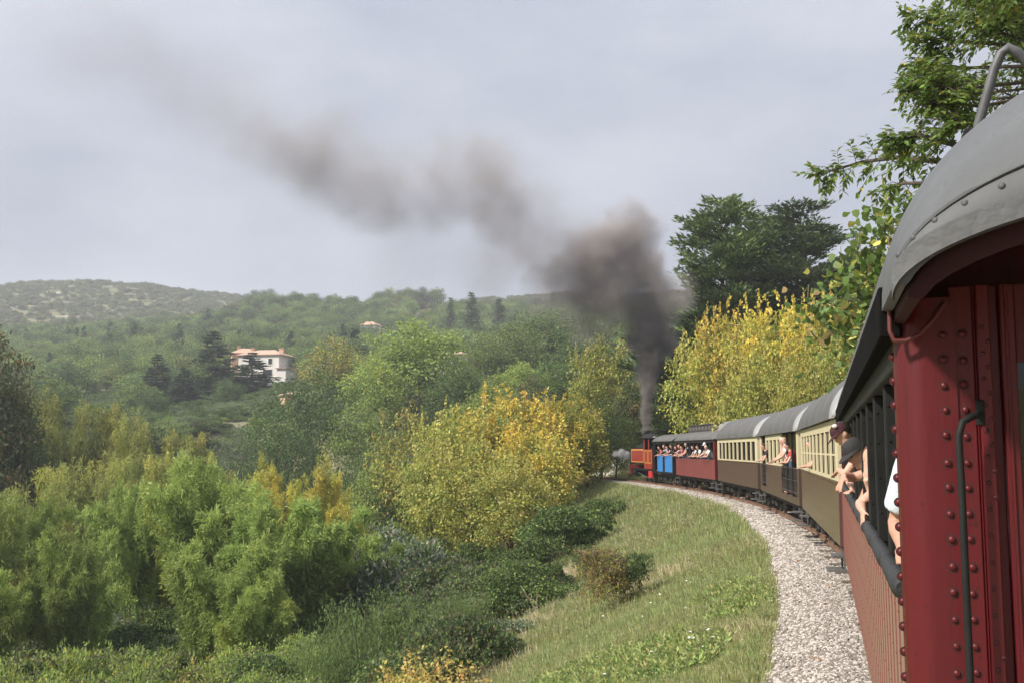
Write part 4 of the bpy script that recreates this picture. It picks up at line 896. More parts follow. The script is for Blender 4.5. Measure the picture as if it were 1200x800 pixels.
P2('willow', shrub, 71, 3.4, 2.6, pal=[(5, (.11, .165, .05)), (3, GREEN), (1, OLIVEL)], stems=170, per=60, leaf=.16, ratio=.22, lean=.5, up=1.1)
P2('rust', shrub, 72, 1.6, 1.4, pal=[(3, LGREEN), (3, YGREEN), (3, GOLDL), (2, ORANGE)], stems=70, per=34, leaf=.11, ratio=.6, tips=(.30, .24, .075))
P2('hedge', mound, 73, 1.8, 1.7, pal=[(3, GREEN), (6, LGREEN), (2, OLIVEL), (1.5, YGREEN)], n=7500, leaf=.11, ratio=.42, sprigs=160)
P2('drybush', mound, 74, 2.0, 1.2, pal=[(3, BROWNL), (3, OLIVEL), (2, (.23, .17, .09)), (2, YGREEN)], n=7000, leaf=.075, ratio=.5, sprigs=110)
P2('greenbush', mound, 75, 1.6, .85, pal=[(5, DGREEN), (3, GREEN)], n=5000, leaf=.075, ratio=.5, sprigs=60)
P2('ivy', mound, 81, 3.4, 3.2, pal=[(5, DGREEN), (4, GREEN), (1, LGREEN)], n=9000, leaf=.17)
P2('bramble', mound, 82, 2.2, 2.6, pal=[(4, DGREEN), (4, (.065, .088, .036)), (2, (.12, .10, .055)), (1, LGREEN)], n=7000, leaf=.15)
P2('greymound', mound, 83, 2.2, 2.4, pal=[(4, BLUEG), (3, GREEN), (2, (.25, .25, .18))], n=6500, leaf=.14)
for _k in ('pine1', 'pine2', 'pine3'): PROTO[_k][0][1].materials[0] = PINELEAF
FOL = {'bam': ('cane', 'foliage')}
def plant(key, name, px, top, Y, wpx, label, cat, group=None, base=None, dx=0, rz=None):
    (tm, cm), H, R = PROTO[key]
    T = at(px, top, Y); zb = gz(T.x, Y) if base is None else base
    sz = (T.z - zb) / H; sx = max(wpx / F * Y / (2 * R), sz / 1.7 if key[:3] != 'bam' and 'cyp' not in key else 0)
    if sz <= .05: print('SKIP', label, T.z, zb); return
    o = empty(name, (T.x, Y, zb), rnd.uniform(0, 6.28) if rz is None else rz, label, cat, group); o.scale = (sx, sx, sz)
    link(tm.name.split('.')[0], tm, o); link(cm.name.split('.')[0], cm, o)
    if sz / sx > 2.6 or sx / sz > 2.6: print('stretch', label, round(sx, 2), round(sz, 2))
    return o
rnd = random.Random(4)
def depth_at(px, py, lo=14, hi=70):
    """depth at which the ground shows at pixel px, py"""
    return min((abs(gz(at(px, py, Y).x, Y) - at(px, py, Y).z), Y) for Y in np.arange(lo, hi, .5))[1]
T_ = 'tree'
V = [
# right-hand hillside behind the train
('cedar1','cedar_tree',845,238,82,235,'tall dark green cedar with feathery top directly right of the smoke column',T_),
('cedar2','cedar_tree',938,250,84,235,'broad dark green cedar with a flat layered top, behind the yellow trees',T_),
('cedar1','cedar_tree',892,256,92,250,'dark cedar filling the gap between the feathery and the layered cedar',T_),
('fir1','fir_tree',1000,276,98,52,'small spiky fir rising just right of the broad cedars',T_),
('gold2','maple_tree',826,392,70,70,'brownish yellow maple just right of the smoke column, left end of the yellow row',T_),
('gold1','maple_tree',858,370,67,95,'bright yellow maple below the tall feathery cedar',T_),
('gold1','maple_tree',908,362,62,92,'bright yellow maple over the cream carriages, below the gap between the cedars',T_),
('gold1','maple_tree',958,360,57,92,'bright yellow maple below the broad layered cedar',T_),
('gold2','maple_tree',1005,372,46,80,'greenish yellow maple close behind the near carriage roof',T_),
('gold2','maple_tree',885,418,55,80,'low greenish yellow maple in front of the bright yellow row',T_),
('gold2','maple_tree',945,420,50,80,'low yellow green maple just above the nearest grey carriage roof',T_),
('dark1','broadleaf_tree',786,424,86,70,'dark green tree behind the smoke column foot',T_),
('dark1','broadleaf_tree',800,470,78,60,'low dark tree over the roof of the red clerestory carriage',T_),
('dark1','broadleaf_tree',835,430,90,110,'dark tree filling the shade below the tall feathery cedar',T_),
('dark1','broadleaf_tree',930,400,92,130,'dark tree filling the shade below the broad layered cedar',T_),
# beyond the locomotive
('gold2','maple_tree',505,520,66,110,'yellow green maple above the grey thicket by the river',T_),
('lime1','broadleaf_tree',640,470,90,110,'fresh green tree behind the golden maple with upright shoots',T_),
('lime1','broadleaf_tree',560,478,84,100,'fresh green tree rising between the golden maples',T_),
('gold2','maple_tree',598,545,58,120,'low yellow green maple above the ivy mound left side',T_),
('green2','broadleaf_tree',705,470,84,80,'green tree close left of the locomotive above the track end',T_),
('lime1','broadleaf_tree',455,535,82,90,'light green tree above the river bend',T_),
('gold2','broadleaf_tree',703,402,97,96,'yellow green tree directly left of the smoke column',T_),
('russet1','broadleaf_tree',738,446,94,62,'dark russet tree touching the smoke column above the locomotive',T_),
('dark1','broadleaf_tree',722,490,92,60,'low dark tree above the steam jet of the locomotive',T_),
('green1','broadleaf_tree',762,450,104,80,'green tree hidden half by the smoke above the locomotive',T_),
('gold1','maple_tree',596,466,74,150,'large golden maple at the middle of the valley trees',T_),
('gold1','maple_tree',660,470,80,105,'golden maple with upright shoots left of the locomotive',T_),
('gold2','maple_tree',530,486,72,120,'golden green maple left of the large golden maple',T_),
('gold1','maple_tree',628,505,66,110,'low golden maple in front, directly above the ivy mound',T_),
('gold2','maple_tree',556,520,62,130,'low green gold maple leaning over the dark brambles',T_),
('brown1','broadleaf_tree',478,482,80,90,'brownish yellow tree left of the golden maples',T_),
('gold2','maple_tree',688,500,80,60,'small golden green maple beside the end of the track',T_),
('lime1','broadleaf_tree',572,452,112,90,'bright lime green rounded tree behind the golden maples',T_),
('russet1','broadleaf_tree',624,440,114,50,'russet brown tree behind the golden maples',T_),
('dark1','broadleaf_tree',505,470,112,80,'dark tree between the brownish tree and the lime tree',T_),
('lime2','broadleaf_tree',492,374,150,120,'tall bright green tree at the centre, the tallest of the middle wood',T_),
('lime1','broadleaf_tree',440,420,142,90,'bright green tree left of the tallest central green tree',T_),
('green1','broadleaf_tree',540,425,140,80,'mid green tree right below the tallest central green tree',T_),
('green2','broadleaf_tree',602,378,172,95,'rounded green tree under the thin drifting smoke',T_),
('green1','broadleaf_tree',652,362,185,110,'large grey green tree veiled by the smoke',T_),
('green2','broadleaf_tree',568,402,168,80,'green tree between the tallest central tree and the smoke veiled ones',T_),
('lime1','broadleaf_tree',612,425,135,80,'light green tree below the smoke veiled trees',T_),
('green1','broadleaf_tree',690,390,165,90,'dark green tree behind the yellow green tree by the smoke',T_),
('green1','broadleaf_tree',660,420,130,90,'green tree left behind the yellow green tree by the smoke',T_),
('dark1','broadleaf_tree',368,432,122,130,'big dark green oak below the villa',T_),
('dark1','broadleaf_tree',326,472,108,90,'dark green oak left in front of the big dark oak',T_),
('brown1','broadleaf_tree',392,398,158,80,'brown tinged tree right of the villa',T_),
('green2','broadleaf_tree',425,468,116,90,'dull green tree between the big oak and the brownish yellow tree',T_),
('dark1','broadleaf_tree',432,520,92,100,'dark tree in the shade behind the yellow bamboo',T_),
('dark1','broadleaf_tree',470,560,80,100,'dark low tree at the riverside below the brownish tree',T_),
('green2','broadleaf_tree',545,450,150,60,'dull green tree peeping out behind the lime tree',T_),
# around the villa
('cedar3','cedar_tree',250,390,228,84,'tall dark cedar directly left of the villa',T_),
('cedar3','cedar_tree',185,416,216,62,'dark cedar second to the left from the villa',T_),
('cedar3','cedar_tree',296,414,214,86,'dark cedar with flat shelves in front of the villa',T_),
('cedar3','cedar_tree',216,432,206,60,'lower dark cedar between the two tall cedars left of the villa',T_),
('cypress1','cypress_tree',416,386,262,26,'dark narrow cypress between the villa and the small upper house',T_),
('fir1','fir_tree',553,344,340,36,'tall grey green fir right of the bare field',T_),
('fir1','fir_tree',528,350,346,26,'slender grey green fir just below the bare field',T_),
('fir1','fir_tree',585,352,350,34,'grey green fir half veiled by thin smoke',T_),
('fir1','fir_tree',648,344,420,24,'lone fir on the skyline under the smoke',T_),
('olive1','olive_tree',318,462,178,60,'grey olive tree below the villa, right of the flat cedar',T_),
('olive1','olive_tree',268,470,180,60,'grey olive tree below the flat shelved cedar',T_),
('olive1','olive_tree',222,486,160,60,'silvery olive tree above the yellow bamboo tops',T_),
('olive1','olive_tree',285,495,150,64,'silvery olive tree left of the small terracotta shed',T_),
('olive1','olive_tree',455,388,320,34,'grey olive tree right of the small upper house',T_),
('dark1','broadleaf_tree',347,414,240,36,'dark round tree touching the right wall of the villa',T_),
('dark1','broadleaf_tree',320,452,200,40,'dark round bush directly below the villa',T_),
('green2','broadleaf_tree',160,448,190,60,'green tree left of the dark cedars',T_),
('green1','broadleaf_tree',120,470,170,70,'green tree behind the tallest drooping bamboo',T_),
('olive1','olive_tree',160,492,150,70,'greyish olive tree behind the drooping bamboo',T_),
('olive1','olive_tree',368,470,170,44,'grey olive tree behind the big dark oak',T_),
('green1','broadleaf_tree',60,440,175,80,'green tree behind the dark russet tree of the far edge',T_),
('green2','broadleaf_tree',470,408,300,40,'green tree above the tallest central tree',T_),
# left valley side
('russet1','broadleaf_tree',-14,386,80,96,'dark russet tree rising at the edge above the bamboo',T_),
('dark1','broadleaf_tree',20,470,84,90,'dark tree at the foot of the russet tree',T_),
('bam_o','bamboo_clump',88,445,93,100,'tall drooping yellow green bamboo, highest of the far clumps','bamboo'),
('bam_o','bamboo_clump',40,478,88,110,'drooping bamboo under the dark russet tree','bamboo'),
('bam_o','bamboo_clump',134,468,96,90,'drooping bamboo just right of the highest far clump','bamboo'),
('bam_o','bamboo_clump',186,482,92,110,'golden green drooping bamboo below the left cedars','bamboo'),
('bam_o','bamboo_clump',60,525,76,110,'dark lower bamboo behind the big nearer clump with brown leaves','bamboo'),
('bam_o','bamboo_clump',130,515,78,110,'olive bamboo with hanging tops behind the dark hollow','bamboo'),
('bam_o','bamboo_clump',215,505,76,90,'yellowish bamboo behind the main bright clump','bamboo'),
('bam_y','bamboo_clump',312,518,66,84,'golden yellow bamboo, the tallest of the yellow plumes','bamboo'),
('bam_y','bamboo_clump',368,518,66,84,'golden yellow bamboo plume next to the big dark oak','bamboo'),
('bam_y','bamboo_clump',408,560,62,80,'small yellow bamboo beside the river','bamboo'),
('bam_b','bamboo_clump',30,560,48,130,'near green bamboo with some brown leaves at the edge','bamboo'),
('bam_b','bamboo_clump',92,600,46,120,'near green bamboo left of the dark hollow','bamboo'),
('bam_b','bamboo_clump',-20,640,44,120,'low near bamboo cut by the edge of the view','bamboo'),
('bam_g','bamboo_clump',246,520,54,170,'main tall bright green bamboo at the heart of the grove','bamboo'),
('bam_g','bamboo_clump',176,555,56,130,'pale green bamboo between the dark hollow and the main clump','bamboo'),
('bam_g2','bamboo_clump',344,560,50,160,'lush bright green bamboo right of the main clump','bamboo'),
('bam_g2','bamboo_clump',262,610,45,150,'near bamboo whose bare canes show above the bushes','bamboo'),
('bam_g2','bamboo_clump',408,610,52,120,'deep green bamboo above the willow shrub','bamboo'),
('bam_g','bamboo_clump',300,650,43,120,'low leafy bamboo in front of the bare canes','bamboo'),
# banks and bushes
('willow','willow_shrub',452,692,33,170,'feathery upright green willow shrub near the bottom','shrub'),
('willow','willow_shrub',380,735,32,110,'smaller feathery shrub left beside the willow shrub','shrub'),
('rust','shrub',500,766,23,150,'orange tipped shrub at the bottom, below the dead twigs','shrub'),
('rust','shrub',235,782,34,60,'small orange leaved shrub at the bottom among green bushes','shrub'),
('hedge','bush',40,760,34,120,'pale green bush in the bottom corner','bush'),
('hedge','bush',130,752,35,120,'pale green bush with upright tips below the dark hollow','bush'),
('hedge','bush',205,766,34,90,'green bush below the bare bamboo canes','bush'),
('hedge','bush',290,760,34,90,'green bush right of the small orange shrub','bush'),
('hedge','bush',345,745,36,90,'yellowish green bush below the lush bamboo','bush'),
('hedge','bush',90,785,31,150,'low pale bush along the bottom edge','bush'),
('hedge','bush',330,785,29,120,'low bush at the bottom left of the willow','bush'),
('ivy','ivy_thicket',655,588,52,130,'dark ivy covered mound below the low golden maple','thicket'),
('ivy','ivy_thicket',700,582,60,70,'small ivy mound at the bank near the track end','thicket'),
('ivy','ivy_thicket',612,625,48,90,'ivy thicket left of the large ivy mound','thicket'),
('greymound','thicket',470,608,56,110,'grey leaved thicket beside the river','thicket'),
('greymound','thicket',430,640,52,90,'grey green thicket right of the deep green bamboo','thicket'),
('bramble','bramble_thicket',520,640,50,120,'dark bramble thicket below the green gold maple','thicket'),
('bramble','bramble_thicket',575,655,46,120,'bramble thicket at the head of the dry bank','thicket'),
('bramble','bramble_thicket',530,690,42,130,'bramble thicket behind the dead twigs','thicket'),
('bramble','bramble_thicket',590,690,42,80,'low bramble at the edge of the grass slope','thicket'),
('bramble','bramble_thicket',480,680,43,110,'bramble thicket behind the willow shrub','thicket'),
('bramble','bramble_thicket',555,735,33,80,'low bramble right beside the dead twigs','thicket'),
('bramble','bramble_thicket',560,705,27,100,'bramble thicket along the foot of the bare bank','shrub'),
('bramble','bramble_thicket',512,728,25,120,'dark bramble thicket right behind the orange tipped shrub','shrub'),
('ivy','ivy_thicket',625,650,40,90,'leafy thicket at the upper edge of the bare bank','shrub'),
('willow','willow_shrub',545,690,36,110,'feathery shrub between the willow and the bare bank','shrub'),
('drybush','shrub',712,628,depth_at(715,722),80,'brown half dry shrub on the grass slope','shrub'),
('greenbush','shrub',738,650,depth_at(738,712),46,'dark green shrub right against the brown shrub on the slope','shrub'),
('greenbush','shrub',688,640,depth_at(690,700),34,'small green shrub left behind the brown shrub','shrub'),
]
for v in V: plant(v[0], v[1], v[2], v[3], v[4], v[5], v[6], v[7], v[8] if len(v) > 8 else None)
for q in range(46):   # the loose wood between the river and the villa
    for _ in range(30):
        Yq = rnd.uniform(112, 205); pq = rnd.uniform(-10, 700); xq = (pq - 600) / F * Yq
        if not (abs(pq - 312) < 46 and Yq > 150) and not (abs(pq - 347) < 22 and Yq > 130): break
    k = rnd.choice(['green1', 'green2', 'olive1', 'dark1', 'lime1', 'olive1']); (tm, cm), H, R = PROTO[k]; s = rnd.uniform(.45, .75) * (1.25 if k == 'olive1' else .95)
    t = empty('broadleaf_tree', (xq, Yq, gz(xq, Yq) - .2), rnd.uniform(0, 6.28), 'rounded tree, one of many alike in the valley wood below the villa', 'tree', 'trees of the valley wood'); t.scale = (s * 1.15, s * 1.15, s); link('trunk', tm, t); link('crown', cm, t)
# dead twigs
def twigs(px, py, Y, h, n, label, seed):
    p = at(px, py, Y); z = gz(p.x, Y); rng = np.random.default_rng(seed); mb = MB()
    for i in range(n):
        b = rng.normal(size=3) * np.array([.22, .22, 0]); t = b + np.array([rng.normal() * .3, rng.normal() * .3, 1]) * h * rng.uniform(.6, 1.1); limb(mb, b, t, .016, .006, rng, 4)
        for q in range(3):
            m = b + (t - b) * rng.uniform(.4, .9); limb(mb, m, m + np.array([rng.normal() * .3, rng.normal() * .3, .35]) * h * .5, .008, .003, rng, 3)
    o = mb.build('dead_shrub', DRY, None); o.location = (p.x, Y, z - .05); tag(o, label, 'dead shrub')
twigs(535, 760, depth_at(535, 772), 1.5, 12, 'bundle of bare dead twigs above the orange tipped shrub', 1)
twigs(640, 700, 33, 1.2, 6, 'sparse dry stalks on the grass slope left of the brown shrub', 2)
twigs(595, 730, 27, .9, 6, 'thin dry stalks on the bare bank', 3)
twigs(738, 605, 45, 1.3, 5, 'dry stalks on the slope behind the brown shrub', 4)

# near tree overhanging the carriage, catalpa with big leaves
def near_tree():
    rng = np.random.default_rng(91); root = empty('overhanging_tree', (9.6, 13.5, gz(9.6, 13.5)), 0, 'near leafy tree leaning its twigs over the near carriage roof', 'tree')
    lv = Leaves(); tk = MB(); L0 = Vector(root.location)
    pal = [(5, (.10, .155, .034)), (3, (.075, .115, .028)), (3, (.15, .20, .045)), (.4, (.30, .26, .05))]
    def loc(px, py, Y): return np.array(at(px, py, Y) - L0)
    tk.tube([(0, 0, -.5), (.1, 0, 4), (-.1, .1, 8), (-.3, 0, 11)], [.22, .18, .13, .05], 10)
    def bough(a, pts, r0):
        P = [np.array(a)] + [loc(*p) for p in pts]; n = len(P)
        tk.tube(P, [r0 * (1 - .9 * i / (n - 1)) + .006 for i in range(n)], 6, caps=False); return P
    def leaves_on(P, n, sp, k0=.15, leaf=.125):
        P = np.array(P); s = np.r_[0, np.cumsum(np.linalg.norm(np.diff(P, axis=0), axis=1))]
        ntw = n // 9
        for i in range(ntw):
            t = s[-1] * (k0 + (1 - k0) * rng.random() ** .8); b = np.array([np.interp(t, s, P[:, k]) for k in range(3)])
            ax = unit(rng.normal(size=3) * np.array([1, 1, .8]) + unit(P[-1] - P[0]) * .5); ln = sp * rng.uniform(.35, 1.1) * (1.15 - .6 * t / s[-1]); e = b + ax * ln - np.array([0, 0, .12 * ln])
            tk.tube([b, (b + e) / 2 + np.array([0, 0, .04]), e], [.007, .005, .002], 3, caps=False)
            m = 11; u = np.linspace(.2, 1, m); Q = b + (e - b) * u[:, None]; side = unit(np.cross(ax, [0, 0, 1.])) * np.where(np.arange(m) % 2, 1, -1)[:, None]
            D = ax * .7 + side * .8 + rng.normal(size=(m, 3)) * .25; D[:, 2] -= .35; sz = leaf * rng.uniform(.7, 1.25, m); lv.put(Q, D, sz, sz * .46, pick(pal, m, rng, .18), rng, roll=np.array([0, 0, 2.]))
    B = bough((0, 0, 6.2), [(1110, 190, 14), (1050, 185, 14.5), (1010, 190, 15), (958, 205, 15.2)], .05); leaves_on(B[1:], 430, .62)
    B = bough((0, 0, 6.4), [(1120, 170, 13.5), (1075, 160, 13.8), (1045, 170, 14)], .045); leaves_on(B[1:], 520, .6, 0)
    B = bough((0, 0, 6.2), [(1120, 215, 13), (1060, 215, 13.5), (1030, 225, 14)], .04); leaves_on(B[1:], 160, .5, 0)
    for k in range(17):
        a = rng.uniform(.0, 1.0); px = 1075 + 150 * rng.random(); py = -60 + 165 * rng.random() + max(0, px - 1120) * .1
        Y = rng.uniform(11.5, 15.5); B = bough((0, 0, rng.uniform(6.5, 9)), [(px + 60, py + 25, Y + .3), (px, py, Y)], .018)
        leaves_on([B[1], B[2]], 450, .8, 0, .105)
    for q in [(1065, 20, 13.8), (1080, 45, 13.5), (1072, 75, 13.8), (1068, 100, 13.5), (1090, 120, 13.2), (1110, 140, 13)]:
        B = bough((0, 0, 8), [(q[0] + 60, q[1] + 5, q[2]), q], .03); leaves_on([B[1], B[2]], 330, .55, .2, .115)
    link('trunk', tk.mesh('trunk', BARK, 60), root); link('crown', lv.mesh('crown', LEAF), root)
near_tree()
def catalpa():
    rng = np.random.default_rng(95); root = empty('catalpa_tree', (9.2, 21.5, gz(9.2, 21.5)), 0, 'large leaved catalpa with hanging pods behind the near carriage roof', 'tree'); L0 = Vector(root.location)
    lv = Leaves(); tk = MB(); pods = MB(); tk.tube([(0, 0, -.5), (0, .1, 3), (-.1, 0, 7)], [.2, .16, .06], 8)
    pal = [(5, (.09, .135, .032)), (5, (.07, .105, .028)), (1.3, (.22, .22, .05)), (.8, (.36, .32, .08)), (.6, (.2, .14, .06))]
    for (px, py, Y, n) in [(1045, 255, 20, 26), (1030, 265, 20, 22), (1015, 290, 20.5, 30), (1040, 290, 20, 30), (1030, 315, 20, 36), (1010, 325, 20.5, 30), (1000, 345, 20.5, 34), (1025, 345, 20, 36), (980, 355, 21, 26), (970, 372, 21, 26), (1000, 375, 20.5, 30), (1015, 385, 20, 30), (1040, 325, 20, 34), (990, 395, 20.5, 18), (960, 350, 21.2, 16), (1060, 300, 19.8, 30), (1010, 410, 20, 30), (1000, 430, 20, 30), (1060, 260, 20, 26)]:
        c = np.array(at(px, py, Y) - L0); tk.tube([(0, 0, max(1, c[2] - 1.6)), (c * np.array([.6, .6, 1]) - np.array([0, 0, .5])), c], [.05, .03, .01], 5, caps=False)
        n = int(n * 2.3); P = c + rng.normal(size=(n, 3)) * np.array([.32, .32, .24]); D = rng.normal(size=(n, 3)) * .6; D[:, 2] -= .35; L = .19 * rng.uniform(.6, 1.2, n)
        # broad heart-shaped leaves of six points
        D = unit(D); S = unit(np.cross(D, unit(rng.normal(size=(n, 3)) * .6 + np.array([0, 0, 1])))); col = pick(pal, n, rng, .16); L = L[:, None]
        for sgn in (1, -1):
            lv.V.append(np.stack([P, P + D * L * .12 + S * sgn * L * .38, P + D * L * .5 + S * sgn * L * .34 - np.array([0, 0, .02]), P + D * L], 1).reshape(-1, 3)); lv.T.append(np.repeat(np.clip(col, 0, 1), 4, 0))
        for q in range(3):
            b = c + rng.normal(size=3) * .25; pods.tube([b, b - np.array([.01, 0, .15]), b - np.array([.03, 0, .38])], [.006, .008, .004], 4)
    link('trunk', tk.mesh('trunk', BARK, 60), root); link('crown', lv.mesh('crown', LEAF), root); pods.build('seed_pod', DRY, root)['kind'] = 'stuff'
catalpa()

# ------------------------------------------------------------------ houses
PLASTER = mat('white_plaster', (.74, .70, .66), .85, (.64, .60, .56), 1, .6); OCHRE = mat('ochre_plaster', (.56, .36, .23), .85, (.48, .30, .2), 1, .6)
TILE = mat('terracotta_tile', (.50, .33, .24), .8, (.40, .26, .19), 2.5, .9); SHUT = mat('dark_window', (.03, .03, .032), .3)
def house(px, py, Y, w, d, h, rz, label, wall=PLASTER, rh=1.6, wins=(), chim=(), wing=None):
    p = at(px, py, Y); root = empty('house', (p.x, Y, p.z), rz, label, 'house')
    b = MB().box((-w/2, -d/2, -3), (w/2, d/2, h)).build('wall', wall, root)
    o = .4; rf = MB().add([(-w/2-o, -d/2-o, h), (w/2+o, -d/2-o, h), (w/2+o, d/2+o, h), (-w/2-o, d/2+o, h), (-w/2+d*.35, 0, h+rh), (w/2-d*.35, 0, h+rh), (-w/2-o, -d/2-o, h+.18), (w/2+o, -d/2-o, h+.18), (w/2+o, d/2+o, h+.18), (-w/2-o, d/2+o, h+.18)],
        [(3,2,1,0),(0,1,7,6),(1,2,8,7),(2,3,9,8),(3,0,6,9),(6,7,5,4),(8,9,4,5),(7,8,5),(9,6,4)]).build('roof', TILE, root)
    for (x, y, t) in chim: MB().box((x-.35, y-.35, h), (x+.35, y+.35, h + t)).box((x-.45, y-.45, h+t), (x+.45, y+.45, h+t+.15)).build('chimney', OCHRE, rf)
    for (side, u, z, ww, wh) in wins:
        if side == 'f': f = MB().box((u-ww/2-.12, -d/2-.06, z-.12), (u+ww/2+.12, -d/2+.02, z+wh+.12)).build('window', PLASTER, root); MB().box((u-ww/2, -d/2-.075, z), (u+ww/2, -d/2-.05, z+wh)).build('pane_fill', SHUT, f)
        else: f = MB().box((-w/2-.06, u-ww/2-.12, z-.12), (-w/2+.02, u+ww/2+.12, z+wh+.12)).build('window', PLASTER, root); MB().box((-w/2-.075, u-ww/2, z), (-w/2-.05, u+ww/2, z+wh)).build('pane_fill', SHUT, f)
    if wing:
        x0, x1, hh = wing; MB().box((x0, -d/2-1.0, -3), (x1, d/2-1.2, hh)).build('wing', wall, root); MB().prism([(-d/2-1.4, hh), (d/2-.8, hh), (d/2-.8, hh+.9), (-d/2-1.4, hh+.15)], x0-.3, x1+.3, 'x').build('wing_roof', TILE, root)
    return root
house(312, 446, 238, 10.0, 8.5, 5.6, R_(-12), 'white two storey villa with terracotta roof and chimneys among dark cedars', wins=[('f', -1.6, 3.5, 1.5, 1.2), ('f', 2.3, .9, 2.2, 1.4), ('f', 2.9, 3.5, .9, 1.3), ('f', -3.4, .9, 1.2, 1.4)] + [('s', y, 3.4, 1, 1.3) for y in (-2.2, .6, 2.6)], chim=[(-3.8, .5, 1.9), (2.8, 1.6, 1.9), (4.2, -.6, 1.7)], wing=(5.0, 7.2, 2.4))
house(287, 440, 243, 6.5, 7, 4.9, R_(18), 'ochre walled wing house with terracotta roof behind the flat shelved cedar', wall=OCHRE, wins=[('f', -1.2, 2.9, 1, 1.2), ('f', 1.4, 2.9, 1, 1.2)], chim=[(-1.5, .5, 2.0), (1.8, .5, 1.6)])
house(434, 395, 372, 6.0, 5.5, 4.0, R_(-20), 'small white house with terracotta roof high on the wooded slope', wins=[('f', -1.3, 1.9, .9, 1.2), ('f', 1.3, 1.9, .9, 1.2)], chim=[(-1.5, .3, 1.7)], wing=(3.0, 6.0, 2.0))
house(347, 482, 168, 4.5, 3.5, 2.6, R_(25), 'small terracotta shed with pale roof below the villa', wall=OCHRE, rh=.7, wins=[('f', 0, .9, 1.2, 1.1)])
house(530, 432, 205, 6, 5, 2.6, R_(8), 'grey roofed house half hidden among the central green trees', rh=1.0, wins=[('f', -1.5, .9, 1.1, 1.1), ('f', 1.2, .9, 1.1, 1.1)])
# bare field near the ridge
fm = mat('bare_soil', (.36, .26, .17), .95, (.30, .22, .14), .3, .9)
def draped(name, x0, x1, y0, y1, n, m, dz, shape=None):
    xs = np.linspace(x0, x1, n); ys = np.linspace(y0, y1, n); X, Y = np.meshgrid(xs, ys); X, Y = X.ravel(), Y.ravel()
    if shape: X, Y = shape(X, Y)
    Z = ground(X, Y) + dz; I = np.arange(n * n).reshape(n, n); Q = np.stack([I[:-1, :-1], I[:-1, 1:], I[1:, 1:], I[1:, :-1]], -1).reshape(-1, 4)
    return tag(link(name, npmesh(name, np.c_[X, Y, Z], Q, [m], smooth=True)), kind='structure')
draped('field', 0, 1, 0, 1, 26, mat('bare_soil', (.36, .26, .17), .95, (.30, .22, .14), .3, .9), .4, lambda u, v: (-38 + 11 * v * np.cos(u * 6.283) * (1 + .25 * np.sin(u * 12.57 + 1)), 484 + 17 * v * np.sin(u * 6.283) * (1 + .2 * np.cos(u * 18.8))))
FIELD = (-58, -18, 425, 515)
# gravel path and river
draped('gravel_path', 0, 1, 0, 1, 24, mat('pale_gravel', (.55, .50, .45), .95, (.46, .42, .37), 3, .8), .05, lambda u, v: (4.5 + 8 * u + 1.2 * np.sin(v * 3), 94 + 5 * v + 3 * u))
wm = mat('river_water', (.09, .085, .075), .12, (.12, .11, .095), .8)
rp = at(436, 630, 66)
tag(MB().box((-60, 55, -8.05), (10, 82, -7.75)).build('river', wm), kind='structure')

# ------------------------------------------------------------------ scattered stuff (geometry nodes instances on points)
LIB = bpy.data.collections.new('scatter_sources')
def scatter(name, P, S, protos, kind='stuff', tilt=.0, seed=0, label=None, R3=None):
    """one object: points with scale, turn and a pick among source meshes"""
    rng = np.random.default_rng(seed); n = len(P); me = bpy.data.meshes.new(name); me.vertices.add(n); me.vertices.foreach_set('co', np.asarray(P, np.float32).ravel())
    rot = np.c_[rng.normal(size=n) * tilt, rng.normal(size=n) * tilt, rng.uniform(0, 6.283, n)] if R3 is None else R3
    a = me.attributes.new('rot', 'FLOAT_VECTOR', 'POINT'); a.data.foreach_set('vector', rot.astype(np.float32).ravel())
    S = np.asarray(S, np.float32); S = np.repeat(S[:, None], 3, 1) if S.ndim == 1 else S
    a = me.attributes.new('scl', 'FLOAT_VECTOR', 'POINT'); a.data.foreach_set('vector', S.ravel())
    col = bpy.data.collections.new(name + '_src'); LIB.children.link(col)
    for k, pm in enumerate(protos):
        o = bpy.data.objects.new('%s_source_%02d' % (name, k), pm); col.objects.link(o)
    o = link(name, me); tag(o, label, kind=kind)
    g = bpy.data.node_groups.new(name, 'GeometryNodeTree'); g.interface.new_socket('Geometry', in_out='INPUT', socket_type='NodeSocketGeometry'); g.interface.new_socket('Geometry', in_out='OUTPUT', socket_type='NodeSocketGeometry')
    gi = g.nodes.new('NodeGroupInput'); go = g.nodes.new('NodeGroupOutput'); ip = g.nodes.new('GeometryNodeInstanceOnPoints'); ci = g.nodes.new('GeometryNodeCollectionInfo')
    ci.inputs['Collection'].default_value = col; ci.inputs['Separate Children'].default_value = True; ci.inputs['Reset Children'].default_value = True
    na = lambda t, nm: (lambda q: (setattr(q, 'data_type', t), q.inputs['Name'].__setattr__('default_value', nm), q)[2])(g.nodes.new('GeometryNodeInputNamedAttribute'))
    r = na('FLOAT_VECTOR', 'rot'); s = na('FLOAT_VECTOR', 'scl'); g.links.new(gi.outputs[0], ip.inputs['Points']); g.links.new(ci.outputs[0], ip.inputs['Instance']); ip.inputs['Pick Instance'].default_value = True
    er = g.nodes.new('FunctionNodeEulerToRotation'); g.links.new(r.outputs['Attribute'], er.inputs[0]); g.links.new(er.outputs[0], ip.inputs['Rotation']); g.links.new(s.outputs['Attribute'], ip.inputs['Scale'])
    rv = g.nodes.new('FunctionNodeRandomValue'); rv.data_type = 'INT'; rv.inputs[4].default_value = 0; rv.inputs[5].default_value = len(protos) - 1; rv.inputs['Seed'].default_value = seed
    g.links.new(rv.outputs[2], ip.inputs['Instance Index']); g.links.new(ip.outputs[0], go.inputs[0])
    o.modifiers.new('scatter', 'NODES').node_group = g; return o
rngS = np.random.default_rng(77)
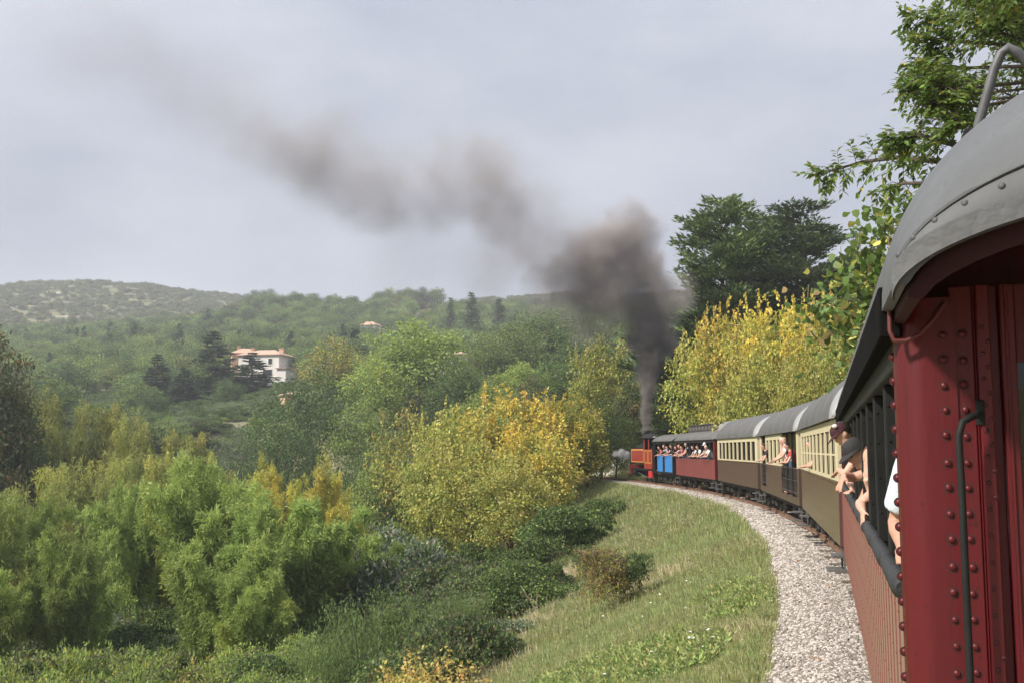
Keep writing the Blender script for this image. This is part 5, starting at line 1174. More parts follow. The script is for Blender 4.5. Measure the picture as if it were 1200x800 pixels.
def inview(x, y, z, pad=60):
    d = y * math.cos(PITCH) + (z - CZ) * math.sin(PITCH); u = -y * math.sin(PITCH) + (z - CZ) * math.cos(PITCH); d = np.maximum(d, .1)
    px = 600 + F * x / d; py = 400 - F * u / d; return (px > -pad) & (px < 1200 + pad) & (py > -pad) & (py < 800 + pad), px, py
# far woods: the nearest pines are things of their own, the rest one mass
def farpoints(n, y0, y1, seed):
    rng = np.random.default_rng(seed); Y = np.sqrt(rng.uniform(y0 ** 2, y1 ** 2, n)); px = rng.uniform(-60, 880, n); X = (px - 600) / F * Y; Z = ground(X, Y); return X, Y, Z, px, rng
X, Y, Z, px, rng = farpoints(5200, 225, 505, 1)
dens = .78 + .22 * wav(X, Y, 40, 4); ok = (rng.random(len(X)) < dens) & ~((Y > 432) & (Y < 508) & (np.abs((X / Y * F + 600) - 506) < 25))
for hx, hy, hw in ((312, 238, 44), (434, 372, 22)):   # keep the houses in view
    ok &= ~((np.abs(px - hx) < hw) & (Y > hy - 42) & (Y < hy + 14))
X, Y, Z, px = X[ok], Y[ok], Z[ok], px[ok]; o = np.argsort(Y); X, Y, Z, px = X[o], Y[o], Z[o], px[o]
kinds = ['pine1', 'pine2', 'pine3', 'pine2']; NI = 170
for i in range(NI):
    k = kinds[rnd.randrange(4)]; (tm, cm), H, R = PROTO[k]; t = empty('pine_tree', (X[i], Y[i], Z[i] - .3), rnd.uniform(0, 6.28), 'rounded green pine, one of many alike on the wooded hillside', 'tree', 'pines of the wooded hillside'); s = rnd.uniform(.7, 1.05); t.scale = (s, s, s * rnd.uniform(.85, 1.1)); link('trunk', tm, t); link('crown', cm, t)
sc = rng.uniform(.6, 1.0, len(X) - NI)
scatter('pine_wood', np.c_[X[NI:], Y[NI:], Z[NI:] - .3], np.c_[sc, sc, sc * rng.uniform(.85, 1.15, len(sc))], [PROTO[k][0][1] for k in ('pine1', 'pine2', 'pine3', 'green2')], seed=3)
# pines along the ridge
rx = list(np.linspace(276, 428, 34)) + list(np.linspace(430, 516, 26))
for q, pxx in enumerate(rx):
    Yr = 512 + rnd.uniform(-10, 10); p = at(pxx, 350, Yr); z = gz(p.x, Yr); top = at(pxx, (340 + 14 * math.sin(pxx * .02) ** 2 if pxx < 428 else 349 - 14 * sstep(430, 480, pxx)) + rnd.uniform(-4, 4), Yr).z
    k = ('pine1', 'pine3')[q % 2]; (tm, cm), H, R = PROTO[k]; t = empty('pine_tree', (p.x, Yr, z - .3), rnd.uniform(0, 6.28), 'pine standing in the dark row along the ridge skyline', 'tree', 'pines along the ridge'); s = min(1.25, max(.4, (top - z) / H)); s *= rnd.uniform(.72, 1.08); t.scale = (s * .75, s * .75, s); link('trunk', tm, t); link('crown', cm, t)
# scrub on the far hill
X, Y, Z, px, rng = farpoints(9000, 500, 850, 2); ok = (rng.random(len(X)) < .62 + .5 * wav(X, Y, 45, 9)); X, Y, Z = X[ok], Y[ok], Z[ok]
scatter('scrub', np.c_[X, Y, Z - .2], rng.uniform(.8, 2.0, len(X)), [PROTO[k][0][1] for k in ('scrub1', 'scrub2', 'scrub1')], seed=5)
# undergrowth over the valley floor and lower slopes
Y = np.sqrt(rngS.uniform(17 ** 2, 240 ** 2, 9000)); X = rngS.uniform(-1, 1, 9000) * Y * .58; s, _ = lateral(X, Y); Z = ground(X, Y)
ok = ((s < -12.5) | ((s < -9.3) & (Y < 50)) | (s > 9)) & ~((np.abs(X - rp.x) < 3) & (np.abs(Y - 66) < 9)) & inview(X, Y, Z + 1)[0]; X, Y, Z = X[ok], Y[ok], Z[ok]
scatter('undergrowth', np.c_[X, Y, Z - .15], rngS.uniform(.35, .8, len(X)), [PROTO[k][0][1] for k in ('bramble', 'greymound', 'ivy', 'hedge')], seed=7)
# grass on the slope
def tuft(seed, n, h, spread, pal, wd=.012, lean=.5, heads=0):
    rng = np.random.default_rng(seed); lv = Leaves(); a = rng.uniform(0, 6.283, n); b = rng.random(n) ** .5 * spread; P = np.c_[b * np.cos(a), b * np.sin(a), np.full(n, -.02)]
    D = np.c_[np.cos(a) * lean * rng.random(n), np.sin(a) * lean * rng.random(n), np.ones(n)] + rng.normal(size=(n, 3)) * .15; L = h * rng.uniform(.5, 1.15, n); lv.put(P, D, L, wd * rng.uniform(.7, 1.4, n), pick(pal, n, rng, .2), rng)
    for i in range(heads):
        j = rng.integers(n); e = P[j] + unit(D[j]) * L[j]; lv.put(np.repeat(e[None], 5, 0) + rng.normal(size=(5, 3)) * .015, rng.normal(size=(5, 3)) + [0, 0, .8], .05, .014, pick([(1, (.40, .35, .21))], 5, rng), rng)
    return lv.mesh('tuft', GRASSM)
GR = [(4, (.285, .30, .115)), (4, (.345, .34, .15)), (3, (.45, .40, .22)), (1, (.20, .24, .09))]; ST = [(5, (.52, .45, .29)), (3, (.44, .39, .23)), (2, (.32, .31, .14))]; LU = [(5, (.22, .27, .10)), (3, (.28, .315, .12)), (2, (.38, .36, .18))]
tufts = {'grass': [tuft(1, 26, .26, .16, GR), tuft(2, 24, .32, .18, GR, heads=1), tuft(3, 26, .22, .16, LU)], 'straw': [tuft(4, 22, .40, .18, ST, heads=3), tuft(5, 20, .5, .2, ST, heads=3, lean=.7), tuft(6, 24, .28, .18, GR)], 'lush': [tuft(7, 30, .22, .16, LU, wd=.02), tuft(8, 26, .3, .16, LU, wd=.016), tuft(9, 24, .2, .18, GR)]}
n = 150000; Y = 9 * (100 / 9) ** rngS.random(n); i0 = rngS.integers(0, len(TR), n)
sel = rngS.integers(0, len(TR), n); wts = np.where((TR[:, 1] > 5) & (TR[:, 1] < 112), 1 / np.maximum(TR[:, 1], 9), 0); sel = rngS.choice(len(TR), n, p=wts / wts.sum()); off = -1.75 - 12.5 * rngS.random(n) ** 1.1
sel2 = rngS.random(n) < .08; off = np.where(sel2, 2.5 + 5 * rngS.random(n), off)
X = TR[sel, 0] + TN[sel, 0] * off + rngS.normal(size=n) * .2; Y = TR[sel, 1] + TN[sel, 1] * off + rngS.normal(size=n) * .25; Z = ground(X, Y); s, _ = lateral(X, Y)
ragged = 2.05 - .35 * sstep(28, 45, Y) + .4 * wav(X, Y, 4.5, 6) + .35 * wav(X, Y, 1.6, 12)
bare = (wav(X, Y, 5, 15) + .4 * wav(X, Y, 2, 3) > .95)
ok = ((s < -ragged) | (s > 3)) & ~bare & inview(X, Y, Z, 30)[0]; X, Y, Z, s = X[ok], Y[ok], Z[ok], s[ok]
dist = np.hypot(X, Y); big = np.clip(dist / 22, .75, 2.1); dry = .6 * wav(X, Y, 7, 8) + .4 * wav(X, Y, 2.2, 2) + sstep(6.5, 11, -s) * .85 - .62; lush = wav(X, Y, 8, 17) + .4 * wav(X, Y, 2.5, 5) + sstep(45, 75, Y) * .35 + .10
u = rngS.random(len(X)); cls = np.where(dry > .22 + .8 * (u - .5), 1, np.where(lush > .05 + .9 * (u - .5), 2, 0))
for c, nm in enumerate(('grass', 'straw', 'lush')):
    k = cls == c; sz = big[k] * rngS.uniform(.65, 1.2, k.sum()) * (.8 if c == 2 else .9); scatter(('grass', 'dry_grass', 'lush_grass')[c], np.c_[X[k], Y[k], Z[k]], np.c_[sz, sz, sz * .85], tufts[nm], tilt=.12, seed=10 + c)
# leafy ground cover and white flowers near the bottom of the slope
def rosette(seed, pal, n=14, leaf=.09):
    rng = np.random.default_rng(seed); lv = Leaves(); a = rng.uniform(0, 6.283, n); P = np.c_[np.cos(a), np.sin(a), np.zeros(n)] * .05 + np.c_[rng.normal(size=(n, 2)) * .06, rng.random(n) * .18]; D = np.c_[np.cos(a), np.sin(a), .5 + rng.random(n)]; lv.put(P, D, leaf * rng.uniform(.6, 1.2, n), leaf * .5, pick(pal, n, rng), rng); return lv.mesh('rosette', LEAF)
def patch(cx, cy, rx, ry, n, rng): a = rng.uniform(0, 6.283, n); b = np.sqrt(rng.random(n)) * (1 + .2 * np.sin(3 * a)); return cx + rx * b * np.cos(a), cy + ry * b * np.sin(a)
pts = []
for (px_, Yc, rx_, ry_, n_) in [(740, 17.5, 1.0, 1.5, 900), (800, 16.0, .7, 1.0, 500), (690, 19, .9, 1.6, 600), (858, 21.5, .5, 1.6, 420), (870, 19.0, .5, .8, 260)]:
    p = at(px_, 780, Yc); x, y = patch(p.x, Yc, rx_, ry_, n_, rngS); pts.append(np.c_[x, y, ground(x, y)])
pts = np.concatenate(pts); scatter('ground_cover', pts, rngS.uniform(.7, 1.5, len(pts)), [rosette(1, [(4, (.19, .24, .075)), (3, (.24, .28, .09)), (2, (.32, .31, .12))], leaf=.07), rosette(2, [(4, (.16, .205, .07)), (2, (.21, .24, .085))], leaf=.07)], tilt=.2, seed=21)
flm = mat('white_petal', (.8, .8, .78), .6)
fl = MB()
for q in range(6): a = q * 1.047; fl.add([(0, 0, .30), (.02 * math.cos(a - .4), .02 * math.sin(a - .4), .305), (.032 * math.cos(a), .032 * math.sin(a), .30), (.02 * math.cos(a + .4), .02 * math.sin(a + .4), .305)], [(0, 1, 2, 3)])
p = at(800, 780, 16.5); x, y = patch(p.x + .3, 16.6, .8, 1.3, 26, rngS); x2 = rngS.uniform(-1, 1, 150) * 4 + 4; y2 = rngS.uniform(14, 40, 150); x2 = x2 + (y2 - 20) * .14; s2, _ = lateral(x2, y2); k = s2 < -3.2; x = np.r_[x, x2[k]]; y = np.r_[y, y2[k]]
scatter('wild_flowers', np.c_[x, y, ground(x, y)], rngS.uniform(.7, 1.2, len(x)), [fl.mesh('flower', flm)], tilt=.25, seed=23)
# ballast stones
def stone(seed):
    rng = np.random.default_rng(seed); bm = bmesh.new(); bmesh.ops.create_icosphere(bm, subdivisions=1, radius=1)
    for v in bm.verts: v.co = Vector((v.co.x * 1.15, v.co.y * .9, v.co.z * .72)) * (1 + rng.normal() * .2)
    me = bpy.data.meshes.new('stone'); bm.to_mesh(me); bm.free(); me.materials.append((STONE, STONE2, STONE3)[seed % 3]); return me
STONE2 = mat('pale_ballast_stone', (.50, .455, .41), .9, (.39, .35, .31), 3, .7); STONE3 = mat('dark_ballast_stone', (.33, .29, .25), .9, (.24, .20, .17), 3, .7)
n = 130000; wts = np.where((TR[:, 1] > 5) & (TR[:, 1] < 112), 1 / np.maximum(TR[:, 1], 9) ** 1.35, 0); sel = rngS.choice(len(TR), n, p=wts / wts.sum()); off = -3.0 + 3.4 * rngS.random(n)
jx = rngS.uniform(-.25, .25, n); X = TR[sel, 0] + TN[sel, 0] * off + TT[sel, 0] * jx; Y = TR[sel, 1] + TN[sel, 1] * off + TT[sel, 1] * jx
zz = np.interp(off, [-3.0, -2.75, -2.3, -1.75, -1.5, -.62, -.5, .5], [-.68, -.60, -.46, -.235, -.185, -.195, -.215, -.215]); gg = ground(X, Y); zz = np.where(off < -2.3, np.maximum(zz, gg), zz)
edge = off > -(2.1 - .35 * sstep(28, 45, Y) + .4 * wav(X, Y, 4.5, 6) + .35 * wav(X, Y, 1.6, 12)) - .35 * rngS.random(n) ** 3
ok = edge & inview(X, Y, zz, 20)[0] & ~((np.abs(off + .53) < .06)); X, Y, zz = X[ok], Y[ok], zz[ok]; sz = rngS.uniform(.018, .04, len(X)) * np.clip(np.hypot(X, Y) / 22, .85, 2.0)
R3 = rngS.uniform(-.6, .6, (len(X), 3)); R3[:, 2] = rngS.uniform(0, 6.28, len(X))
scatter('ballast', np.c_[X, Y, zz + sz * .3], sz, [stone(k) for k in (0, 1, 2, 3, 4, 6, 7, 9)], seed=31, R3=R3)
lf = Leaves(); r5 = np.random.default_rng(3); lf.put(np.array([[0., 0, 0]]), np.array([[1., 0, .1]]), .07, .05, np.array([[.33, .17, .08]]), r5); lf = lf.mesh('leaf', LEAF)
k = rngS.choice(len(X), 70); scatter('fallen_leaves', np.c_[X[k], Y[k], zz[k] + .05], rngS.uniform(.7, 1.3, 70), [lf], tilt=.5, seed=33)

# mixed darker evergreens on the wooded hillside
for q in range(26):
    Yq = rnd.uniform(250, 440); pq = rnd.uniform(-20, 480); xq = (pq - 600) / F * Yq
    if abs(pq - 312) < 50 and Yq < 260: continue
    k = rnd.choice(['cypress1', 'fir1', 'fir1', 'cedar3']); (tm, cm), H, R = PROTO[k]; s = rnd.uniform(.55, .85)
    t = empty('evergreen_tree', (xq, Yq, gz(xq, Yq) - .3), rnd.uniform(0, 6.28), 'dark evergreen standing among the paler pines of the wooded hillside', 'tree', 'dark evergreens on the hillside'); t.scale = (s, s, s); link('trunk', tm, t); link('crown', cm, t)
# ------------------------------------------------------------------ people leaning out of the carriages
SKIN = mat('skin', (.56, .33, .24), .55, (.50, .28, .20), 14, .5); SKIN2 = mat('tanned_skin', (.47, .26, .18), .55, (.42, .22, .15), 14, .5)
def cloth(n, c): return mat('cloth_' + n, c, .85, tuple(v * .8 for v in c), 9, .7, bump=.3, bscale=30)
def evalmesh(mb, name, m, vox, it=4, smooth=.5):
    o = mb.build(name, None); md = o.modifiers.new('r', 'REMESH'); md.mode = 'VOXEL'; md.voxel_size = vox; md.use_smooth_shade = True
    sm = o.modifiers.new('s', 'SMOOTH'); sm.iterations = it; sm.factor = smooth
    dg = bpy.context.evaluated_depsgraph_get(); me = bpy.data.meshes.new_from_object(o.evaluated_get(dg)); old = o.data; bpy.data.objects.remove(o); bpy.data.meshes.remove(old)
    me.name = name; me.materials.clear(); me.materials.append(m); me.polygons.foreach_set('use_smooth', np.ones(len(me.polygons), bool)); return me
V_ = Vector
def lerp(a, b, t): return a + (b - a) * t
def hand(mb, wr, d, nrm, curl=.35, sc=1.0, spread=1.0):
    """palm, four jointed fingers and a thumb; d = direction of the hand, nrm = back of the hand"""
    d = d.normalized(); nrm = (nrm - d * nrm.dot(d)).normalized(); s = d.cross(nrm); k = sc
    mb.tube([wr - d * .01, wr + d * .03 * k, wr + d * .085 * k], [.024 * k, .036 * k, .037 * k], 10, flat=1) if False else None
    M = Matrix((s, d, nrm)).transposed(); mb.ell(wr + d * .048 * k, (.040 * k, .056 * k, .016 * k), 12, 8, M)
    for i, (o, L) in enumerate(((-.030, .068), (-.010, .078), (.011, .073), (.030, .058))):
        a = curl * (1 + .12 * i); p = wr + d * .092 * k + s * o * k; dr = (d + s * o * 4.5 * spread).normalized(); pts = [p - dr * .02]
        for q, f in enumerate((.45, .32, .26)):
            pts.append(p); p = p + dr * L * f * k * 1.08; dr = (dr * math.cos(a * .8) - nrm * math.sin(a * .8)).normalized()
        pts.append(p); mb.tube(pts, [.0092 * k, .0095 * k, .0086 * k, .008 * k, .006 * k], 8)
    p = wr + d * .022 * k - s * .03 * k; dr = (d * .62 - s * .72 - nrm * .22 * (1 + curl)).normalized(); q1 = p + dr * .036 * k; dr2 = (d * .85 - s * .35 - nrm * .35).normalized()
    mb.tube([p - dr * .012, q1, q1 + dr2 * .03 * k], [.013 * k, .0105 * k, .0075 * k], 8)
def human(J, face, vox, shirt, trousers, skin, name='person', sleeve=.55, hair=None, cap=None, female=False, headsc=1.0, up=None, hands=True, sleeve_r=1.0):
    """J: joints (local). Returns list of (name, mesh). face = where the nose points"""
    b = MB(); out = []; g = 1.0 if not female else .9
    H, NK, CH, PV = J['head'], J['neck'], J['chest'], J['pelvis']
    face = face.normalized(); up = (up or (H - NK)).normalized(); face = (face - up * face.dot(up)).normalized(); sd = face.cross(up).normalized()
    Mh = Matrix((sd, face, up)).transposed(); hs = headsc
    b.ell(H + up * .02 * hs, (.074 * hs, .094 * hs, .108 * hs), 16, 12, Mh); b.ell(H - up * .052 * hs + face * .026 * hs, (.054 * hs, .062 * hs, .062 * hs), 14, 10, Mh)
    b.ell(H - up * .014 * hs + face * .092 * hs, (.013 * hs, .022 * hs, .022 * hs), 8, 6, Mh); b.ell(H - up * .055 * hs + face * .084 * hs, (.024 * hs, .010 * hs, .009 * hs), 8, 6, Mh); b.ell(H - up * .095 * hs + face * .07 * hs, (.022 * hs, .018 * hs, .016 * hs), 8, 6, Mh)
    for s in (-1, 1): b.ell(H - up * .005 * hs + sd * .076 * hs * s - face * .005, (.010 * hs, .022 * hs, .034 * hs), 8, 6, Mh)
    b.tube([NK - (H - NK) * .35, lerp(NK, H, .55)], [.058 * g, .052 * g], 12)
    w = (J['sr'] - J['sl']); tors = lambda k: [(PV, .150 * k), (lerp(PV, CH, .5), .138 * k * g), (CH, .155 * k * g), (lerp(CH, NK, .62), .115 * k * g), (NK, .06 * k)]
    def torso(mb, k):
        T = tors(k); ax = (NK - PV).normalized(); w2 = (w - ax * w.dot(ax)).normalized(); f = ax.cross(w2)
        n = 16; Vv = []
        for p, r in T:
            for i in range(n): a = 6.2832 * i / n; Vv.append(p + w2 * math.cos(a) * r * 1.22 + f * math.sin(a) * r * .78)
        mb.add(Vv, [(j*n+i, j*n+(i+1)%n, (j+1)*n+(i+1)%n, (j+1)*n+i) for j in range(len(T)-1) for i in range(n)] + [tuple(range(n-1,-1,-1)), tuple(range((len(T)-1)*n, len(T)*n))])
        mb.tube([J['sl'], lerp(J['sl'], J['sr'], .5) + ax * .02, J['sr']], [.062 * k * g, .075 * k * g, .062 * k * g], 12)
    torso(b, .96)
    for sdn in 'lr':
        S, E, Wr = J['s' + sdn], J['e' + sdn], J['w' + sdn]
        b.tube([S, lerp(S, E, .35), lerp(S, E, .8), E, lerp(E, Wr, .3), lerp(E, Wr, .75), Wr + (Wr - E).normalized() * .015], [.052 * g, .052 * g, .043 * g, .041 * g, .043 * g, .033 * g, .027 * g], 12)
        if hands: hd = J.get('h' + sdn, ((Wr - E).normalized(), V_((0, 0, 1)), .4)); hand(b, Wr, *hd, sc=.96 * g if vox < .015 else 1.2)
        else: b.ell(Wr + (Wr - E).normalized() * .05, .045, 8, 6)
        hip = PV + w.normalized() * (.085 if sdn == 'r' else -.085); ft = V_((hip.x * .5 + J['feet'].x * .5 + (w.normalized() * (.1 if sdn == 'r' else -.1)).x, hip.y * .3 + J['feet'].y * .7 + (w.normalized() * (.1 if sdn == 'r' else -.1)).y, .08)); kn = lerp(hip, ft, .5) + J.get('knee', V_((0, 0, 0)))
        b.tube([hip, lerp(hip, kn, .5), kn, lerp(kn, ft, .4), ft], [.082, .075, .055, .055, .038], 10); b.ell(ft + V_((-.06, 0, -.035)), (.12, .045, .045), 10, 6)
    out.append(('body', evalmesh(b, 'body', skin, vox)))
    c = MB(); torso(c, 1.07)
    for sdn in 'lr':
        S, E = J['s' + sdn], J['e' + sdn]; c.tube([S - (E - S) * .05, lerp(S, E, sleeve * .5), lerp(S, E, sleeve)], [.07 * g, .068 * g * sleeve_r, .064 * g * sleeve_r], 12)
    out.append(('shirt', evalmesh(c, 'shirt', shirt, max(vox, .012))))
    c = MB()
    for sdn in 'lr':
        hip = PV + w.normalized() * (.085 if sdn == 'r' else -.085); ft = V_((hip.x * .5 + J['feet'].x * .5 + (w.normalized() * (.1 if sdn == 'r' else -.1)).x, hip.y * .3 + J['feet'].y * .7 + (w.normalized() * (.1 if sdn == 'r' else -.1)).y, .08)); kn = lerp(hip, ft, .5) + J.get('knee', V_((0, 0, 0)))
        c.tube([hip + V_((0, 0, .08)), hip, kn, ft], [.115, .105, .075, .065], 12)
    c.ell(PV, (.15, .18, .13), 12, 8); out.append(('trousers', evalmesh(c, 'trousers', trousers, .02)))
    if vox < .015:
        for s in (-1, 1): e = MB(); e.ell(H + up * .012 * hs + face * .083 * hs + sd * .031 * hs * s, (.012, .007, .008), 8, 6, Mh); out.append(('eye', e.mesh('eye', mat('eye', (.03, .02, .015), .2), 60)))
        e = MB(); e.ell(H - up * .056 * hs + face * .092 * hs, (.022 * hs, .005, .005), 8, 6, Mh); out.append(('mouth', e.mesh('mouth', mat('lips', (.36, .12, .10), .5), 60)))
    if hair:
        c = MB(); c.ell(H + up * .038 * hs - face * .022 * hs, (.083 * hs, .094 * hs, .100 * hs), 16, 10, Mh)
        if female: c.ell(H - up * .06 * hs - face * .055 * hs, (.085 * hs, .06 * hs, .13 * hs), 12, 8, Mh)
        out.append(('hair', evalmesh(c, 'hair', hair, max(vox, .012))))
    if cap:
        c = MB(); n = 18; Vv = []
        for i in range(7):
            th = math.pi / 2 * i / 6
            for q in range(n): a = 6.2832 * q / n; Vv.append(H + up * (.035 + .100 * math.sin(th)) * hs + (sd * math.cos(a) * .089 + face * (math.sin(a) * .108)) * math.cos(th) ** .75 * hs)
        c.add(Vv, [(i*n+q, i*n+(q+1)%n, (i+1)*n+(q+1)%n, (i+1)*n+q) for i in range(6) for q in range(n)] + [tuple(range(n-1, -1, -1))])
        br = [];
        for q in range(9):
            a = math.pi * q / 8; ca, sa = math.cos(a), math.sin(a)
            for rr, dz in ((1.0, .04), (1.0, .052), (1.0, 0), (1.0, 0)): pass
            inner = H + up * .045 * hs + (sd * ca * .086 + face * sa * .100) * hs; outer = H + up * (.036 - .018 * sa) * hs + (sd * ca * .090 + face * (sa * .100 + .085 * sa ** .6)) * hs
            br += [inner + up * .006, outer + up * .004, outer - up * .004, inner - up * .006]
        c.add(br, [(4*q+k, 4*q+(k+1)%4, 4*q+4+(k+1)%4, 4*q+4+k) for q in range(8) for k in range(4)] + [(0, 1, 2, 3), (35, 34, 33, 32)])
        out.append(('cap', c.mesh('cap', cap, 40)))
    return out
def put(root_car, floor_xy, parts, label, group=None, origin=None):
    """a person standing at floor_xy (carriage-local) with parts built in carriage-local axes, z from the floor"""
    M = root_car.matrix_basis; o = empty('person', M @ V_((floor_xy[0], floor_xy[1], .95)), root_car.rotation_euler.z, label, 'person', group)
    for nm, me in parts: link(nm, me, o)
    return o
def JN(o, **k): return {q: (V_(v) - V_((o[0], o[1], .95)) if q not in ('hl', 'hr', 'knee') else v) for q, v in k.items()}
BK = cloth('black', (.02, .02, .022)); WH = cloth('white', (.72, .73, .75)); PBL = cloth('pale_blue', (.60, .68, .74)); PUR = cloth('purple', (.10, .075, .15)); NAV = cloth('navy', (.03, .04, .08)); JEAN = cloth('denim', (.06, .09, .16)); MAR = cloth('maroon', (.045, .008, .012)); REDC = cloth('red', (.42, .05, .05)); PINK = cloth('pink', (.60, .32, .33)); GRY = cloth('grey', (.25, .25, .26)); CAPB = cloth('cap_black', (.022, .021, .021))
HB = mat('brown_hair', (.10, .05, .025), .6, (.06, .03, .015), 20, .8); HD = mat('dark_hair', (.02, .014, .01), .55); HBL = mat('fair_hair', (.36, .24, .12), .6); HG = mat('grey_hair', (.45, .43, .41), .6)
x0 = -1.2
# man in the black cap
y = 5.02; o = (-.70, y)
J = JN(o, feet=(-.60, y, .95), pelvis=(-.74, y, 1.86), chest=(-.98, y, 2.07), neck=(-1.12, y - .01, 2.155), head=(-1.195, y - .03, 2.275), sl=(-1.06, y - .19, 2.11), sr=(-1.06, y + .19, 2.12), el=(-1.17, y - .27, 1.91), wl=(-1.12, y - .03, 1.88), er=(-1.235, y + .24, 2.07), wr=(-1.305, y + .07, 2.09), hr=(V_((-.35, -.4, -.8)), V_((-.6, -.5, .6)), .35), hl=(V_((.1, 1, -.1)), V_((0, 0, 1)), .5))
ps = human(J, V_((-.75, -.5, -.42)), .009, WH, JEAN, SKIN2, sleeve=.35, cap=CAPB, hair=HD)
put(root_A, o, ps, 'man in a black cap leaning out of the near maroon carriage with drooping hand')
# woman with hand at her face and purple sleeves
y = 3.92; o = (-.66, y)
J = JN(o, feet=(-.62, y, .95), pelvis=(-.74, y, 1.86), chest=(-.97, y, 2.05), neck=(-1.06, y, 2.10), head=(-1.105, y - .03, 2.215), sl=(-1.05, y - .17, 2.06), sr=(-1.05, y + .17, 2.07), el=(-1.225, y - .12, 1.925), wl=(-1.215, y - .33, 1.885), er=(-1.10, y - .02, 1.90), wr=(-1.175, y - .13, 2.09), hr=(V_((.12, .05, .98)), V_((.35, .9, 0)), .10, ), hl=(V_((-.05, -.5, -.85)), V_((-.9, -.3, .2)), .3))
ps = human(J, V_((-.55, -.85, 0)), .009, PUR, NAV, SKIN, sleeve=.5, hair=HB, female=True)
put(root_A, o, ps, 'woman with purple sleeves holding a hand to her face, arm over the black sill')
# arm in pale sleeve beside the end post
y = .86; o = (-.78, y)
J = JN(o, feet=(-.72, y, .95), pelvis=(-.76, y, 1.88), chest=(-.86, y, 2.24), neck=(-.90, y, 2.44), head=(-.92, y + .02, 2.58), sl=(-1.05, y - .10, 2.39), sr=(-.84, y + .24, 2.38), el=(-1.165, y + .05, 1.985), wl=(-1.16, y - .18, 1.905), er=(-.9, y + .34, 2.05), wr=(-1.0, y + .16, 1.87), hl=(V_((-.05, -1, -.3)), V_((-.4, 0, 1)), .4), hr=(V_((-.3, -1, -.1)), V_((0, 0, 1)), .4))
ps = human(J, V_((-1, .5, 0)), .009, PBL, NAV, SKIN2, sleeve=.86, hair=HD, sleeve_r=1.2)
put(root_A, o, ps, 'person in a pale blue shirt, wide sleeve and elbow showing beside the red post')
# man in maroon cap with white patch
y = 7.1; o = (-.75, y)
J = JN(o, feet=(-.66, y, .95), pelvis=(-.80, y, 1.90), chest=(-1.04, y, 2.20), neck=(-1.17, y, 2.34), head=(-1.265, y, 2.46), sl=(-1.1, y - .19, 2.27), sr=(-1.1, y + .19, 2.27), el=(-1.26, y - .24, 2.06), wl=(-1.31, y - .02, 2.10), er=(-1.22, y + .28, 2.0), wr=(-1.18, y + .05, 1.89), hl=(V_((-.4, .8, -.4)), V_((-.3, 0, 1)), .5), hr=(V_((-.5, -.8, -.1)), V_((0, 0, 1)), .4))
ps = human(J, V_((-.85, -.2, -.25)), .011, NAV, JEAN, SKIN, sleeve=.4, cap=MAR, hair=HD)
pm_ = put(root_A, o, ps, 'person in a maroon cap with a white patch behind the man in the black cap')
hp = J['head']; MB().ell(hp + V_((-.075, -.075, .085)), (.028, .030, .022), 10, 6).build('cap_patch', mat('white_patch', (.75, .62, .62), .7), pm_)

# people farther along the train: three poses, shared meshes, own clothing
def pose(kind):
    J = dict(feet=V_((0, 0, 0)), pelvis=V_((-.08, 0, .93)), chest=V_((-.30, 0, 1.16)), neck=V_((-.42, 0, 1.32)), head=V_((-.50, 0, 1.45)), sl=V_((-.36, -.19, 1.25)), sr=V_((-.36, .19, 1.25)), el=V_((-.52, -.30, .98)), wl=V_((-.62, -.08, .97)), er=V_((-.55, .28, .98)), wr=V_((-.70, .12, .95)))
    if kind == 1:
        for k in J: J[k] = J[k] + V_((.04 * J[k].z, 0, J[k].z * .05))
        J['er'] = V_((-.62, .30, 1.12)); J['wr'] = V_((-.80, .24, 1.22))
    if kind == 2:
        J.update(pelvis=V_((-.02, 0, .95)), chest=V_((-.10, 0, 1.25)), neck=V_((-.14, 0, 1.47)), head=V_((-.20, 0, 1.61)), sl=V_((-.12, -.19, 1.40)), sr=V_((-.12, .19, 1.40)), el=V_((-.30, -.24, 1.14)), wl=V_((-.50, -.12, 1.02)), er=V_((-.28, .24, 1.14)), wr=V_((-.5, .14, 1.0)))
    return J
POSE = [human(pose(k), V_((-.9, -.35, -.15)), .02, WH, JEAN, SKIN, hair=HD, female=(k == 1), sleeve=.45) for k in range(3)]
CAPM = human(pose(2), V_((-.9, -.35, -.15)), .02, WH, JEAN, SKIN, cap=WH, sleeve=.45)
def far(root_car, k, y, x, shirt, hair, label, dz=0, capped=False, trousers=JEAN):
    o = put(root_car, (x, y), [], label, 'passengers leaning out of the far carriages')
    for nm, me in (CAPM if capped else POSE[k]):
        c = link(nm, me, o)
        m = {'shirt': shirt, 'hair': hair, 'trousers': trousers, 'cap': WH}.get(nm)
        if m: c.material_slots[0].link = 'OBJECT'; c.material_slots[0].material = m
    return o
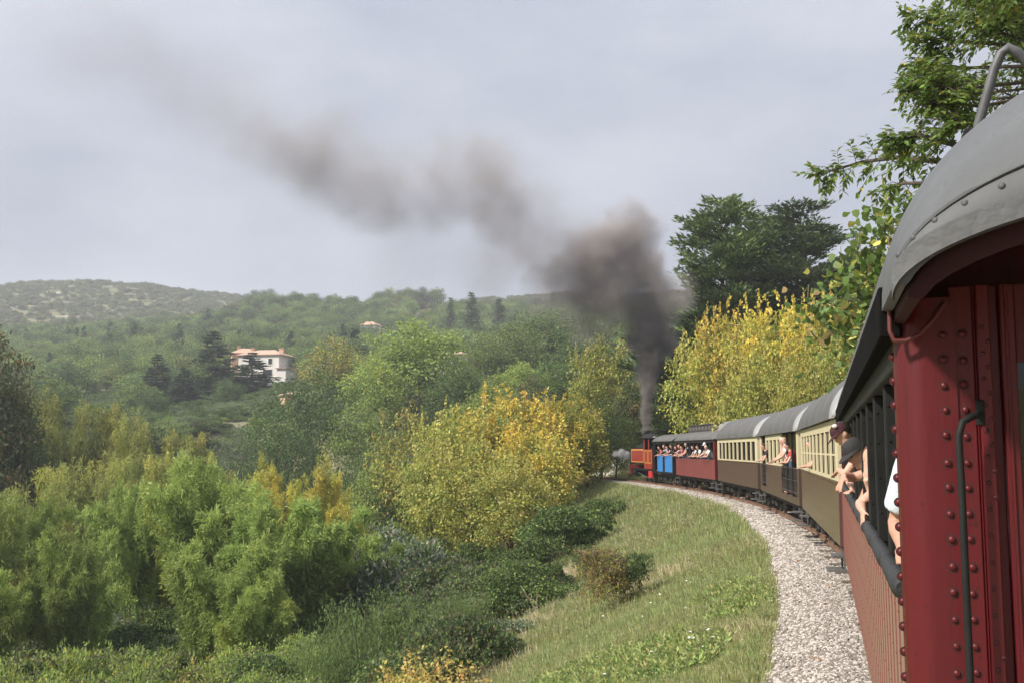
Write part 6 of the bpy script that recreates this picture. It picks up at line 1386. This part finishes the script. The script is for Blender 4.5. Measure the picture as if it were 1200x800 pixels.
def ly(k, px):
    """distance along carriage k at which its near side shows at column px"""
    c, d, n, L, rz = frame(k); s = c - n * W / 2; q = (px - 600) / F * .9945
    return (q * s.y - s.x) / (d.x - q * d.y)
for k, px, kind, x, shirt, hair, lb, cp in [
    ('F', 772, 0, -0.68, REDC, HD, 'passenger in red nearest the locomotive cab, above the blue doors', 0), ('F', 777, 1, -0.70, WH, HBL, 'passenger in white with raised arm above the blue doors', 0), ('F', 781, 0, -0.66, PINK, HB, 'passenger in pink above the gap between the blue doors', 0), ('F', 785.5, 1, -0.70, NAV, HD, 'passenger in navy with raised arm at the rear end of the blue doored carriage', 0),
    ('E', 792, 0, -0.70, WH, HB, 'passenger in white at the front window of the red carriage', 0), ('E', 795, 1, -0.72, PINK, HBL, 'passenger in pink with raised arm in the red carriage', 0), ('E', 798.5, 0, -0.68, REDC, HD, 'passenger in red leaning from the red carriage front half', 0), ('E', 803, 2, -.95, GRY, HG, 'grey haired passenger in grey standing at the red carriage window', 0),
    ('E', 812, 0, -0.70, WH, HD, 'dark haired passenger in white at the middle of the red carriage', 0), ('E', 817, 0, -0.68, PBL, HB, 'passenger in pale blue at the middle of the red carriage', 0), ('E', 826, 2, -.98, NAV, HD, 'passenger in navy wearing a white cap near the rear of the red carriage', 1), ('E', 830.5, 0, -.84, WH, HG, 'grey haired passenger in white at the rear window of the red carriage', 0),
    ('C', 918.5, 2, -.97, WH, HBL, 'fair haired passenger in white leaning from the rear vestibule of the middle cream carriage', 0), ('C', 916.5, 2, -.99, PINK, HG, 'grey haired passenger in pink ahead of the one in white at the vestibule', 0), ('C', 923, 0, -.72, REDC, HD, 'passenger in red inside the gated rear vestibule', 0),
    ('C', 899, 0, -.84, BK, HB, 'passenger in black leaning from the front vestibule of the middle cream carriage', 0), ('B', 948, 0, -.66, PUR, HD, 'passenger in purple with one hand out of the barred cream windows', 0)]:
    far({'B': root_B, 'C': root_C, 'E': root_E, 'F': root_F}[k], kind, ly(k, px), x, shirt, hair, lb, capped=bool(cp))
